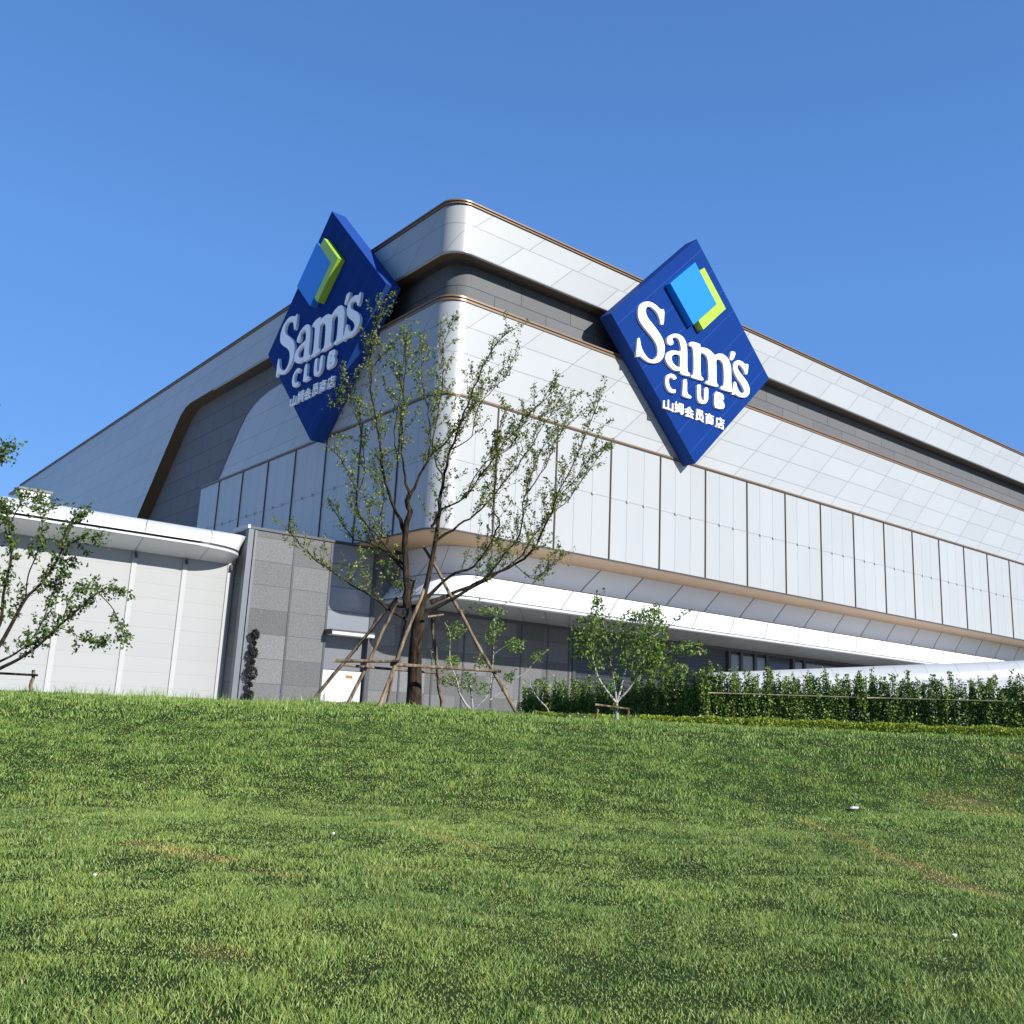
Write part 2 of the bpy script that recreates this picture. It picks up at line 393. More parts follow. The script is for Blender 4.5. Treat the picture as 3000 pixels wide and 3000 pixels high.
canopy_strip([(1.27, 5.47), (.9, 5.44), (.6, 5.36), (.3, 5.17), (.08, 4.98), (0, 4.90), (0, 4.885)], 'canopy_fascia', m_canopy, True)
canopy_strip([(0, 4.885), (.12, 4.885), (.12, 4.815), (.0, 4.815)], 'canopy_groove', m_dark)
canopy_strip([(0, 4.815), (0, 4.755), (.05, 4.735)], 'canopy_lip', m_white)
canopy_strip([(.05, 4.735), (1.28, 4.5)], 'canopy_soffit', m_canopy)
mb = MB(); mb.face([(-40, 29.66, 5.50), (XA, 29.66, 5.50), (XA, 36, 5.50), (-40, 36, 5.50)]); mb.face([(-40, 36, 5.5), (CX, 36, 5.5), (CX, YB, 5.5), (-40, YB, 5.5)])
part(mb, 'roof', m_roof, ann)
unit = empty('roof_housing', BW(6.8, 33, 5.4))
tag(unit, 'small white roof housing with a brown cap above the left canopy', 'roof housing')
mb = MB(); mb.box((6.3, 33, 5.4), (7.2, 34.4, 6.45)); part(mb, 'housing_body', m_white, unit)
mb = MB(); mb.box((6.25, 32.95, 6.45), (7.25, 34.45, 6.52)); part(mb, 'housing_cap', m_mull, unit)

# ------------------------------------------------------------------ ground
RC = 23.0
AZ = [(15, .10), (23.4, .10), (40, .085), (48, .105), (54, .155), (57.3, .22), (62, .175), (67, .115), (78, .085), (90, .075)]
def gz(x, y):
    r = np.hypot(x, y); az = np.degrees(np.arctan2(y, x)); az = (az-51.5+180) % 360 - 180 + 51.5
    zc = EYE + np.interp(az, [a for a, _ in AZ], [h for _, h in AZ])
    r0 = np.interp(az, [18, 30, 42, 60, 85], [17.3, 16.8, 12.5, 12.5, 14])
    t = np.clip((r-r0)/(RC-r0), 0, 1); t = t*t*(3-2*t)
    z = np.interp(az, [18, 30, 45], [.027, .026, .014])*np.minimum(r, RC)*(1-t) + zc*t
    z = z - np.minimum(np.maximum(0, r-RC-2.5)*.12, .8)
    bump = .030*np.sin(x*.9+y*.35)*np.sin(y*.8-x*.3+1) + .05*np.sin(x*.43-y*.31+2.2) + .016*np.sin(x*2.3+1)*np.sin(y*2.1)
    w = np.clip((r-2)/6, 0, 1)*np.clip((21.5-r)/4, 0, 1)
    return z + bump*w
def G(x, y): return float(gz(np.array(float(x)), np.array(float(y))))
def hit(px, py):
    d = ray(px, py); t = 2.0
    while t < 60:
        p = Vector((0, 0, EYE)) + d*t
        if p.z < G(p.x, p.y): return p
        t += .02
    return p
# dry strips and patches seen in the lawn (px pairs in the photo -> ground segments)
DRY = []
for a, b, w, k in (((1505, 1545), (1690, 1620), .10, .75), ((1690, 1620), (1870, 1688), .16, 1.0), ((1780, 1502), (1840, 1512), .12, 1.2), ((1905, 1424), (1932, 1428), .12, 1.2), ((1800, 1508), (1932, 1545), .6, .5),
                   ((260, 1590), (420, 1622), .18, .8), ((480, 1640), (540, 1650), .12, .9), ((735, 1555), (900, 1600), .3, .3), ((390, 1790), (450, 1800), .12, .7), ((720, 1645), (800, 1640), .15, .5)):
    DRY.append((hit(*a), hit(*b), w, k))
def dryness(x, y):
    d = np.zeros_like(x)
    for a, b, w, k in DRY:
        ax, ay, bx, by = a.x, a.y, b.x, b.y; L = (bx-ax)**2+(by-ay)**2
        t = np.clip(((x-ax)*(bx-ax)+(y-ay)*(by-ay))/L, 0, 1)
        q = np.hypot(x-ax-t*(bx-ax), y-ay-t*(by-ay))/w
        d = np.maximum(d, k*np.exp(-q*q))
    br = .5 + .5*np.sin(x*7.3+2*np.sin(y*5.1))*np.sin(y*6.7+2*np.sin(x*4.3)+1)
    return d*np.clip(.25+1.0*br, 0, 1)

def noise_col_mat(name, mode):
    t = NT(name)
    pos = t.n('ShaderNodeNewGeometry').outputs['Position']
    a = t.n('ShaderNodeAttribute', attribute_name='dry').outputs['Fac']
    n1 = t.noise(.55, 4, pos); n2 = t.noise(2.2, 4, pos); n3 = t.noise(9, 2, pos)
    if mode == 'soil':
        col = t.mix(t.ramp(n2, .35, .7), c4(.018, .030, .008), c4(.036, .050, .013))
        col = t.mix(t.math('MINIMUM', a, 1), col, c4(.15, .12, .06))
        t.bsdf(col, .95, spec=.1, bump=n3, bstr=.6, bdist=.05); return t.m
    isl = t.n('ShaderNodeNewGeometry').outputs['Random Per Island']
    col = t.mix(t.ramp(n1, .36, .64), c4(.120, .225, .034), c4(.270, .395, .066))
    col = t.mix(t.math('MULTIPLY', t.ramp(a, 0, -1), .75), col, t.mix(t.ramp(n2, .3, .7), c4(.090, .220, .018), c4(.180, .370, .034)))
    col = t.mix(t.math('MULTIPLY', t.ramp(n2, .45, .7), .5), col, c4(.38, .44, .085))
    col = t.mix(t.math('MULTIPLY', t.ramp(isl, .42, .0), .75), col, c4(.050, .105, .016))
    col = t.mix(t.math('MULTIPLY', t.ramp(isl, .5, 1), .8), col, c4(.48, .56, .22))
    dr = t.math('MULTIPLY', t.math('MINIMUM', t.math('MULTIPLY', a, 1.3), 1), t.ramp(t.math('FRACT', t.math('MULTIPLY', isl, 7.3)), .05, .35))
    col = t.mix(t.math('MAXIMUM', dr, t.math('MULTIPLY', t.ramp(t.math('FRACT', t.math('MULTIPLY', isl, 13.7)), .94, .97), .8)), col, c4(.50, .42, .11))
    b = t.bsdf(col, .5, spec=.35)
    tr = t.n('ShaderNodeBsdfTranslucent'); t.l(col, tr.inputs[0]); ms = t.n('ShaderNodeMixShader'); ms.inputs[0].default_value = .28
    t.l(b.outputs[0], ms.inputs[1]); t.l(tr.outputs[0], ms.inputs[2]); t.l(ms.outputs[0], t.out.inputs[0]); return t.m
m_soil = noise_col_mat('lawn_soil', 'soil'); m_blade = noise_col_mat('grass_blades', 'blade')

def np_mesh(name, verts, faces_n, mat, dry=None, parent=None):
    """verts (N,3); faces_n: list of (array (k,n)) all same n"""
    me = bpy.data.meshes.new(name); n = faces_n.shape[1]; k = faces_n.shape[0]
    me.vertices.add(len(verts)); me.vertices.foreach_set('co', verts.astype(np.float32).ravel())
    me.loops.add(k*n); me.loops.foreach_set('vertex_index', faces_n.astype(np.int32).ravel())
    me.polygons.add(k); me.polygons.foreach_set('loop_start', np.arange(0, k*n, n, dtype=np.int32))
    try: me.polygons.foreach_set('loop_total', np.full(k, n, dtype=np.int32))
    except Exception: pass
    me.materials.append(mat)
    if dry is not None:
        at_ = me.attributes.new('dry', 'FLOAT', 'POINT'); at_.data.foreach_set('value', dry.astype(np.float32))
    me.update(calc_edges=True); me.validate()
    o = bpy.data.objects.new(name, me); COL.objects.link(o)
    if parent: o.parent = parent
    return o
# sheet: fine grid near, rings to the horizon
rs = np.concatenate([np.linspace(.0, 30, 121), np.geomspace(31, 4000, 40)]); NA = 360
aa = np.linspace(0, 2*np.pi, NA, endpoint=False)
rr, th = np.meshgrid(rs, aa, indexing='ij'); gx = rr*np.cos(th); gy = rr*np.sin(th)
gv = np.stack([gx, gy, gz(gx, gy)-.012], -1).reshape(-1, 3)
i, j = np.meshgrid(np.arange(len(rs)-1), np.arange(NA), indexing='ij'); j2 = (j+1) % NA
gf = np.stack([i*NA+j, (i+1)*NA+j, (i+1)*NA+j2, i*NA+j2], -1).reshape(-1, 4)
lawn = np_mesh('lawn_ground', gv, gf, m_soil, dryness(gv[:, 0], gv[:, 1])); lawn.data.polygons.foreach_set('use_smooth', [True]*len(gf)); tag(lawn, kind='structure')

m_pave = panel_mat('pale_bounce_paving', (.60, .595, .58), (.35, .35, .34), (0, .8), (0, .8), 0, tone=.06, rough=.8, line=.012)  # unseen paving, added to bounce sun up to the soffit and apron
pr = np.linspace(33.5, 80, 60); pa = np.radians(np.linspace(-12, 112, 160)); rr2, th2 = np.meshgrid(pr, pa, indexing='ij')
mb = MB(); PX, PY = rr2*np.cos(th2), rr2*np.sin(th2); PZ = gz(PX, PY)+.006
for i_ in range(len(pr)-1):
    for j_ in range(len(pa)-1):
        q = [(i_, j_), (i_+1, j_), (i_+1, j_+1), (i_, j_+1)]
        mb.face([(PX[k], PY[k], PZ[k]) for k in q], [(PX[k], PY[k]) for k in q])
tag(merged(mb.build('bounce_pavement', m_pave)), kind='structure')

def blades(n, rmin, rmax, a0, a1, h, w, seed, lean=.5):
    g = np.random.default_rng(seed)
    r = np.sqrt(g.uniform(rmin**2, rmax**2, n)); a = np.radians(g.uniform(a0, a1, n)); x = r*np.cos(a); y = r*np.sin(a)
    d = dryness(x, y)
    gap = np.sin(x*6.1+2.1*np.sin(y*3.9))*np.sin(y*5.7+1.9*np.sin(x*4.4)) + .6*np.sin(x*13.1+y*3)*np.sin(y*11.7-x*4)
    keep = g.random(n) > np.clip(d-.45, 0, .35) + np.clip(-gap-.5, 0, .4); x, y, d = x[keep], y[keep], d[keep]; n = len(x); r_ = np.hypot(x, y)
    clump = .74 + .62*np.sin(x*5.1+1.7*np.sin(y*3.3))*np.sin(y*4.7+1.3*np.sin(x*2.9)) + .25*np.sin(x*1.3+2)*np.sin(y*1.1)
    hh = h*g.uniform(.55, 1.3, n)*np.clip(clump, .35, 1.6)*(1-.4*np.clip(d, 0, 1)); ww = w*g.uniform(.7, 1.3, n)
    az = g.uniform(0, 2*np.pi, n); la = g.uniform(0, 2*np.pi, n); le = hh*g.uniform(.15, 1, n)*lean*1.3
    z = gz(x, y)-.01
    bx, by = np.cos(az)*ww, np.sin(az)*ww; lx, ly = np.cos(la)*le, np.sin(la)*le
    P = np.empty((n, 5, 3))
    P[:, 0] = np.stack([x-bx, y-by, z], -1); P[:, 1] = np.stack([x+bx, y+by, z], -1)
    mx, my, mz = x+lx*.35, y+ly*.35, z+hh*.6
    P[:, 2] = np.stack([mx+bx*.75, my+by*.75, mz], -1); P[:, 3] = np.stack([mx-bx*.75, my-by*.75, mz], -1)
    P[:, 4] = np.stack([x+lx, y+ly, z+hh], -1)
    d = np.where(d < .12, -np.clip((r_-13.5)/4, 0, 1), d)
    return P, d
sets = [blades(250000, 3.4, 8, 8, 96, .032, .0021, 1, 1.0), blades(290000, 8, 14, 10, 94, .036, .0030, 2, 1.0), blades(230000, 14, 19.5, 10, 94, .046, .0045, 3, .9), blades(170000, 19.5, 26, 10, 94, .06, .006, 7, .6),
        blades(3200, 20.5, 24, 62, 90, .20, .0045, 4, .5), blades(1500, 21, 23.5, 42, 62, .14, .0045, 5, .6), blades(1200, 3.5, 19, 10, 94, .12, .0024, 6, .9),
        blades(50000, .3, 3.4, -40, 150, .034, .0026, 8, 1.0), blades(120000, 3.4, 26, -28, 10, .05, .006, 9, .9), blades(120000, 3.4, 26, 94, 132, .05, .006, 10, .9)]
P = np.concatenate([q[0] for q in sets]); d = np.concatenate([q[1] for q in sets]); n = len(P)
b = (np.arange(n)*5)[:, None]
tri = np.concatenate([b+np.array([[0, 1, 2]]), b+np.array([[0, 2, 3]]), b+np.array([[3, 2, 4]])], 0)
grass = np_mesh('grass', P.reshape(-1, 3), tri, m_blade, np.repeat(d, 5)); tag(grass, 'short mown lawn grass covering the slope', 'grass', kind='stuff')

# ------------------------------------------------------------------ foliage
def leaf_mat(name, c1, c2, trans=.35, rough=.45):
    t = NT(name); isl = t.n('ShaderNodeNewGeometry').outputs['Random Per Island']
    col = t.mix(isl, c4(*c1), c4(*c2))
    b = t.bsdf(col, rough, spec=.4)
    tr = t.n('ShaderNodeBsdfTranslucent'); t.l(col, tr.inputs[0]); ms = t.n('ShaderNodeMixShader'); ms.inputs[0].default_value = trans
    t.l(b.outputs[0], ms.inputs[1]); t.l(tr.outputs[0], ms.inputs[2]); t.l(ms.outputs[0], t.out.inputs[0]); return t.m
def bark(name, c1, c2, scale=14):
    t = NT(name); tc = t.n('ShaderNodeTexCoord'); mp = t.n('ShaderNodeMapping'); mp.inputs['Scale'].default_value = (1, 1, .25); t.l(tc.outputs['Object'], mp.inputs[0])
    n = t.noise(scale, 5, mp.outputs[0], .65); t.bsdf(t.mix(t.ramp(n, .36, .72), c4(*c1), c4(*c2)), .85, spec=.15, bump=n, bstr=1, bdist=.05); return t.m
m_bark = bark('dark_bark', (.006, .005, .004), (.080, .056, .034)); m_bark2 = bark('pale_bark', (.05, .04, .028), (.15, .12, .08))
m_lime = bark('whitewashed_bark', (.30, .29, .26), (.50, .49, .45)); m_pole = bark('weathered_timber', (.07, .048, .032), (.34, .25, .16), 9)
m_rail = bark('pale_bamboo', (.24, .2, .12), (.38, .33, .22), 5)
m_leaf = leaf_mat('elm_leaf', (.08, .12, .022), (.26, .31, .07)); m_leafL = leaf_mat('maple_leaf', (.045, .085, .016), (.15, .21, .045))
m_leafS = leaf_mat('sapling_leaf', (.07, .13, .02), (.19, .27, .045)); m_leafH = leaf_mat('hedge_leaf', (.045, .095, .013), (.25, .36, .06), .2)
m_leafG = leaf_mat('golden_privet_leaf', (.15, .225, .02), (.40, .46, .05)); m_leafD = leaf_mat('shadow_dark_leaf', (.008, .009, .008), (.016, .018, .016), .05, .9)  # near-black leaf carries the shade of the imitated beaded shadow

def leaves(pts, size, seed, updir=.25):
    """small pointed, slightly folded leaves at pts"""
    g = np.random.default_rng(seed); pts = np.asarray(pts, float); n = len(pts)
    a = g.normal(size=(n, 3)); a[:, 2] += updir; a /= np.linalg.norm(a, axis=1, keepdims=True)
    b = np.cross(a, g.normal(size=(n, 3))); b /= np.linalg.norm(b, axis=1, keepdims=True)
    c = np.cross(a, b)
    s = size*g.uniform(.6, 1.25, (n, 1))
    P = np.empty((n, 4, 3)); P[:, 0] = pts; P[:, 1] = pts + a*s*.5 + b*s*.30 + c*s*.1; P[:, 2] = pts + a*s; P[:, 3] = pts + a*s*.5 - b*s*.30 + c*s*.1
    return P.reshape(-1, 3), (np.arange(n)*4)[:, None] + np.array([[0, 1, 2, 3]])
def leaf_obj(name, pts, size, mat, seed, parent, updir=.25):
    v, f = leaves(pts, size, seed, updir); v = v - np.array(parent.location)
    return np_mesh(name, v, f, mat, parent=parent)
def spline(pts, k=4):
    pts = [Vector(p) for p in pts]; out = []
    for i in range(len(pts)-1):
        p0 = pts[max(i-1, 0)]; p1 = pts[i]; p2 = pts[i+1]; p3 = pts[min(i+2, len(pts)-1)]
        for j in range(k):
            t = j/k
            out.append(.5*((2*p1) + (p2-p0)*t + (2*p0-5*p1+4*p2-p3)*t*t + (3*p1-p0-3*p2+p3)*t**3))
    out.append(pts[-1]); return out
def lift(trace, depth, swing, conv):
    """traced stem -> 3-D: leaves the trunk's depth steadily towards or away from the viewer"""
    n = len(trace); out = []
    for i, q in enumerate(trace):
        x, y = conv(*q); out.append(at(x, y, depth + swing*(i/(n-1))**1.2))
    return out
def grow(stems, mb_wood, g, twig_len, twig_gap, t0, leaf_pts, leaf_gap, per, spread, up=.9, twig_r=.007, bare=.2, mi=0):
    """twigs with leaves along each stem"""
    for st, r0, r1 in stems:
        L = sum((b-a).length for a, b in zip(st, st[1:])); s = 0; nxt = L*t0
        for a, b in zip(st, st[1:]):
            l = (b-a).length
            while nxt < s+l:
                f = (nxt-s)/l; p = a+(b-a)*f; T = (b-a).normalized(); q = nxt/L
                dr = (T*.8 + Vector((g.gauss(0, 1), g.gauss(0, 1), g.gauss(0, .6)))*spread + Vector((0, 0, up))).normalized()
                ln = twig_len*g.uniform(.45, 1.2)*(1.15-.55*q)
                pts = [p]; 
                for k in range(4):
                    dr = (dr + Vector((g.gauss(0, .16), g.gauss(0, .16), g.gauss(.05, .12)))).normalized(); pts.append(pts[-1]+dr*ln/4)
                mb_wood.tube(pts, [twig_r, twig_r*.85, twig_r*.7, twig_r*.5, twig_r*.3], 4, False, mi)
                m = int(ln/leaf_gap)
                for k in range(m):
                    u = bare + (1-bare)*g.random(); z = u*4; i = min(int(z), 3); pp = pts[i]+(pts[i+1]-pts[i])*(z-i)
                    for _ in range(per): leaf_pts.append(pp + Vector((g.gauss(0, .028), g.gauss(0, .028), g.gauss(0, .028))))
                nxt += twig_gap*g.uniform(.5, 1.5)
            s += l

# --- the big staked tree
C8 = lambda x, y: (x/3+515.2, y/3+547.4)
C5 = lambda x, y: (x/3+386.4, y/3+933.8)
TD = 22.6
tree = empty('staked_tree', at(781, 1330, TD)); tree.location.z = G(tree.location.x, tree.location.y)
tag(tree, 'tall sparse tree with dark bark and thin upswept branches propped by timber poles', 'tree')
g = random.Random(5); wood = MB(); lp = []
base = tree.location
trunk_px = [(781, 1332), (782, 1290), (783, 1240), (787, 1195), (790, 1165), (787, 1140)]
tp = spline([Vector((base.x, base.y, base.z-.15))] + [at(x, y, TD) for x, y in trunk_px[1:]], 3)
wood.tube(tp, [.215, .19, .18] + [.172 - .003*k for k in range(len(tp)-3)], 12)
LEAD = [  # trace in zoom px, swing, radius start, radius end
 ([(760, 1790), (757, 1650), (750, 1400), (765, 1250), (770, 1160)], -.2, .12, .075),
 ([(770, 1170), (830, 1050), (900, 930), (1010, 820), (1090, 720), (1150, 620), (1200, 500)], .9, .05, .012),
 ([(770, 1165), (740, 1010), (725, 880), (740, 700), (745, 560), (752, 300)], -.9, .045, .010),
 ([(745, 1370), (680, 1220), (630, 1050), (610, 900), (590, 780), (560, 600), (550, 430), (565, 260), (590, 130), (640, 118)], -1.3, .06, .010),
 ([(552, 430), (600, 395), (665, 310)], -.3, .015, .006),
 ([(835, 1800), (880, 1600), (920, 1400), (945, 1200), (960, 1080), (1010, 900), (1060, 760), (1100, 650), (1180, 450), (1270, 290), (1370, 220)], .5, .10, .010),
 ([(895, 1340), (960, 1240), (1080, 1180), (1200, 1020), (1320, 850), (1450, 700), (1610, 560)], -1.2, .04, .009),
 ([(915, 1420), (1050, 1330), (1180, 1240), (1300, 1100), (1380, 1000), (1500, 820), (1640, 590)], 1.4, .045, .009),
 ([(870, 1740), (1000, 1620), (1130, 1560), (1230, 1430), (1278, 1300), (1250, 1240), (1262, 1000), (1280, 820), (1310, 660)], -1.0, .055, .010),
 ([(890, 1770), (1080, 1690), (1210, 1620), (1300, 1500), (1400, 1380), (1430, 1150), (1500, 950), (1610, 770)], 1.3, .065, .010),
 ([(1200, 1625), (1380, 1530), (1480, 1380), (1600, 1250), (1750, 1080), (1880, 880)], .6, .038, .008),
 ([(880, 1825), (1050, 1730), (1280, 1600), (1460, 1480), (1560, 1300), (1600, 1180), (1720, 950), (1850, 590)], -1.5, .07, .009),
 ([(760, 1870), (600, 1770), (400, 1640), (250, 1530), (130, 1420), (100, 1360)], -1.2, .045, .010),
 ([(770, 1620), (660, 1500), (540, 1430), (450, 1400), (380, 1300), (310, 1200)], .9, .04, .009),
 ([(745, 1560), (600, 1400), (490, 1270), (470, 1130), (400, 990), (345, 900)], -.8, .038, .009),
 ([(550, 1440), (548, 1330), (550, 1230)], 0, .018, .010),
 ([(612, 1400), (615, 1270), (622, 1130), (600, 950)], .6, .024, .008),
 ([(475, 1160), (520, 1000), (490, 800), (450, 620), (400, 500)], -.5, .018, .006),
 ([(400, 700), (370, 660), (335, 650)], -.4, .010, .005),
 ([(1350, 1540), (1480, 1640), (1600, 1540), (1640, 1510)], -.4, .014, .005),
 ([(700, 930), (690, 800), (720, 600), (740, 400), (760, 240)], .8, .022, .007),
 ([(880, 950), (890, 760), (850, 560), (840, 420), (850, 280)], 1.0, .022, .007),
 ([(960, 1070), (900, 900), (930, 700), (960, 500), (960, 320), (1010, 190)], -.9, .026, .007),
 ([(1090, 1180), (1180, 1000), (1330, 900), (1420, 760), (1560, 700), (1700, 640)], .9, .022, .006),
 ([(1420, 1170), (1540, 1000), (1600, 850), (1720, 720), (1840, 700)], .4, .022, .006),
 ([(1600, 1180), (1700, 1090), (1780, 960), (1870, 900)], -.5, .018, .006),
 ([(430, 1650), (560, 1500), (600, 1560), (700, 1720)], .4, .012, .006),
 ([(1010, 900), (1120, 830), (1170, 650), (1290, 520), (1380, 360)], -.6, .02, .006),
]
stems = []
for tr, sw, ra, rb in LEAD:
    k = len(tr); st = spline(lift(tr, TD, sw, C8), 4); m = len(st)
    # small wander so that stems are not smooth arcs
    for i in range(1, m-1): st[i] = st[i] + Vector((g.gauss(0, .018), g.gauss(0, .018), g.gauss(0, .012)))
    wood.tube(st, [(ra+(rb-ra)*(i/(m-1))**.55)*(1-.18*min(1, i/3)) for i in range(m)], 7, False); stems.append((st, ra, rb))
grow(stems[1:], wood, g, .92, .115, .2, lp, .085, 5, .62, .70, mi=1)
trunk = wood.build('trunk', [m_bark, m_bark2], None, True)
trunk.parent = tree; trunk.matrix_parent_inverse = Matrix.Translation(tree.location).inverted()
# leaf tufts straight on the stems too
for st, ra, rb in stems[1:]:
    for i in range(len(st)//3, len(st)-1):
        for _ in range(2): lp.append(st[i] + (st[i+1]-st[i])*g.random() + Vector((g.gauss(0, .05), g.gauss(0, .05), g.gauss(0, .05))))
    for _ in range(22): lp.append(st[-1] + Vector((g.gauss(0, .09), g.gauss(0, .09), g.gauss(0, .09))))
leaf_obj('crown', lp, .066, m_leaf, 3, tree)

def pole_set(parent, poles, name='pole', mat=m_pole, n=8):
    for a, b, r in poles:
        a, b = Vector(a), Vector(b); mb = MB(); m = 7
        pts = [a+(b-a)*i/m + Vector((random.gauss(0, .012), random.gauss(0, .012), 0)) for i in range(m+1)]
        mb.tube(pts, [r*(1.08-.2*i/m) for i in range(m+1)], n)
        o = mb.build(name, mat, None, True); o.parent = parent; o.matrix_parent_inverse = Matrix.Translation(parent.location).inverted()
fr = empty('tree_support_frame', base)
tag(fr, 'tripod of leaning timber poles tied with rails around the tall tree', 'tree support')
def foot(x, y, d):
    p = at(x, y, d); return (p.x, p.y, G(p.x, p.y)-.1)
pole_set(fr, [(foot(*C5(580, 1165), TD+.3), at(*C5(1092, 578), TD-.1), .042), (foot(*C5(800, 1185), TD-.9), at(*C5(1092, 600), TD-.2), .040),
              (foot(*C5(980, 1190), TD-1.3), at(*C5(1310, 350), TD+.35), .042), (foot(*C5(1025, 1185), TD+.9), at(*C5(1185, 480), TD+.1), .036),
              (foot(*C5(1345, 1190), TD+1.2), at(*C5(1285, 690), TD+.25), .045), (foot(*C5(1785, 1235), TD-.4), at(*C5(1238, 290), TD+.2), .042)])
pole_set(fr, [(at(*C5(735, 938), TD-.75), at(*C5(1095, 942), TD-.95), .042), (at(*C5(775, 962), TD+.35), at(*C5(1310, 1008), TD+1.05), .034), (at(*C5(1050, 958), TD-.85), at(*C5(1668, 998), TD-.3), .042)], 'rail')
pole_set(fr, [(at(*C5(1262, 690), TD-.25), at(*C5(1360, 676), TD+.2), .025)], 'tie_bar')

# --- left tree, trunk just outside the picture
CL = lambda x, y: (x*.2667, 805+y*.2667)
LD = 19.5
lt = empty('roadside_tree', at(-75, 1308, LD)); lt.location.z = G(lt.location.x, lt.location.y)
tag(lt, 'leafy tree at the left edge with branches hanging before the white side building', 'tree')
wood = MB(); lb = lt.location
top = at(-70, 700, LD)
tp = spline([Vector((lb.x, lb.y, lb.z-.15)), at(-74, 1285, LD), at(-70, 1220, LD), at(-60, 1100, LD), at(-50, 900, LD), top], 3)
wood.tube(tp, [.17-.008*k for k in range(len(tp))], 10)
LL = [([(-260, 1850), (-120, 1600), (0, 1390), (25, 1180), (70, 980), (80, 850), (60, 700), (40, 560)], -.6, .05, .012),
      ([(-270, 1850), (-120, 1690), (0, 1540), (70, 1420), (180, 1220), (290, 1110), (390, 970), (440, 860), (450, 780), (490, 690), (580, 600)], .5, .055, .009),
      ([(-270, 1900), (-120, 1770), (0, 1710), (140, 1640), (280, 1540), (440, 1390), (570, 1280), (650, 1210), (760, 1140), (850, 1170)], -.8, .05, .008),
      ([(-270, 1880), (-120, 1720), (0, 1660), (100, 1610), (200, 1530), (290, 1400), (350, 1240), (400, 1100)], .6, .035, .007),
      ([(-262, 1500), (-380, 1250), (-520, 1000), (-600, 700)], -.6, .045, .008), ([(-255, 1300), (-420, 1100), (-700, 950), (-900, 900)], .8, .04, .008), ([(-215, 900), (-330, 600), (-380, 300), (-360, 100)], .6, .035, .007), ([(-190, 400), (-160, 100), (-120, -150)], .2, .03, .007), ([(-262, 1600), (-450, 1480), (-680, 1450), (-850, 1300)], -.9, .035, .007), ([(-188, 200), (-260, -50), (-250, -200)], -.3, .025, .006),
      ([(400, 1420), (500, 1450), (600, 1510), (720, 1530)], -.1, .010, .004), ([(700, 1180), (800, 1290), (860, 1430), (880, 1500)], .2, .012, .004),
      ([(60, 720), (130, 570), (200, 500), (340, 530)], .4, .014, .005), ([(440, 860), (560, 800), (690, 780)], -.2, .010, .004),
      ([(180, 1230), (200, 1050), (260, 900), (300, 700), (270, 580)], -.5, .018, .005), ([(290, 1110), (420, 1060), (500, 970)], .3, .012, .004),
      ([(440, 1390), (480, 1250), (520, 1180), (600, 1130)], .4, .014, .005), ([(-200, 700), (-120, 400), (-60, 250), (60, 130)], -.4, .03, .008), ([(-200, 600), (-90, 300), (40, 200)], .3, .02, .006), ([(-200, 900), (-60, 700), (20, 580)], .5, .02, .006)]
stems = []; lp = []
for tr, sw, ra, rb in LL:
    st = spline(lift(tr, LD, sw, CL), 4); m = len(st)
    wood.tube(st, [ra+(rb-ra)*(i/(m-1))**.8 for i in range(m)], 6, False); stems.append((st, ra, rb))
grow(stems, wood, g, .42, .085, .40, lp, .045, 3, .6, .1, .005)
o = wood.build('trunk', m_bark, None, True); o.parent = lt; o.matrix_parent_inverse = Matrix.Translation(lt.location).inverted()
for st, ra, rb in stems:
    for i in range(len(st)//2, len(st)-1):
        for _ in range(7): lp.append(st[i] + (st[i+1]-st[i])*g.random() + Vector((g.gauss(0, .07), g.gauss(0, .07), g.gauss(0, .07))))
    for _ in range(60): lp.append(st[-1] + Vector((g.gauss(0, .12), g.gauss(0, .12), g.gauss(0, .09))))
leaf_obj('crown', lp, .088, m_leafL, 8, lt, -.1)
lf = empty('stake_rail', at(20, 1306, 19.8)); lf.location.z = G(lf.location.x, lf.location.y)
tag(lf, 'short wooden post and dark rail staking the tree at the left edge', 'tree stake')
pole_set(lf, [(foot(59, 1305, 19.8), at(62, 1264, 19.8), .038)], 'post'); pole_set(lf, [(at(-80, 1266, 19.7), at(71, 1274, 19.72), .028)], 'rail', m_bark)
pole_set(lf, [(foot(-120, 1300, 19.6), at(-120, 1255, 19.6), .038)], 'post')

# --- saplings
def sapling(name, label, px, py, depth, stems_px, conv, seed, wood_mat, leaf, lsize, tl, tg, lg, per, clusters=(), trunk_px=None):
    root = empty(name, at(px, py, depth)); root.location.z = G(root.location.x, root.location.y); tag(root, label, 'sapling')
    g = random.Random(seed); w = MB(); lp = []; st_ = []
    for tr, sw, ra, rb in stems_px:
        st = spline(lift(tr, depth, sw, conv), 4); m = len(st)
        w.tube(st, [ra+(rb-ra)*(i/(m-1)) for i in range(m)], 7, True); st_.append((st, ra, rb))
    grow(st_, w, g, tl, tg, .3, lp, lg, per, .7, .45, .005, .1, 1)
    for (x, y, rx, ry, n, sd) in clusters:
        for _ in range(n):
            a = g.uniform(0, 6.283); q = math.sqrt(g.random()); X, Y = conv(x+rx*q*math.cos(a), y+ry*q*math.sin(a)); lp.append(at(X, Y, depth+g.gauss(0, sd)))
    o = w.build('trunk', [wood_mat, m_bark2], None, True); o.parent = root; o.matrix_parent_inverse = Matrix.Translation(root.location).inverted()
    leaf_obj('crown', lp, lsize, leaf, seed, root); return root
C6 = lambda x, y: (x*.26671+966, y*.26671+966)
SD = 22.0
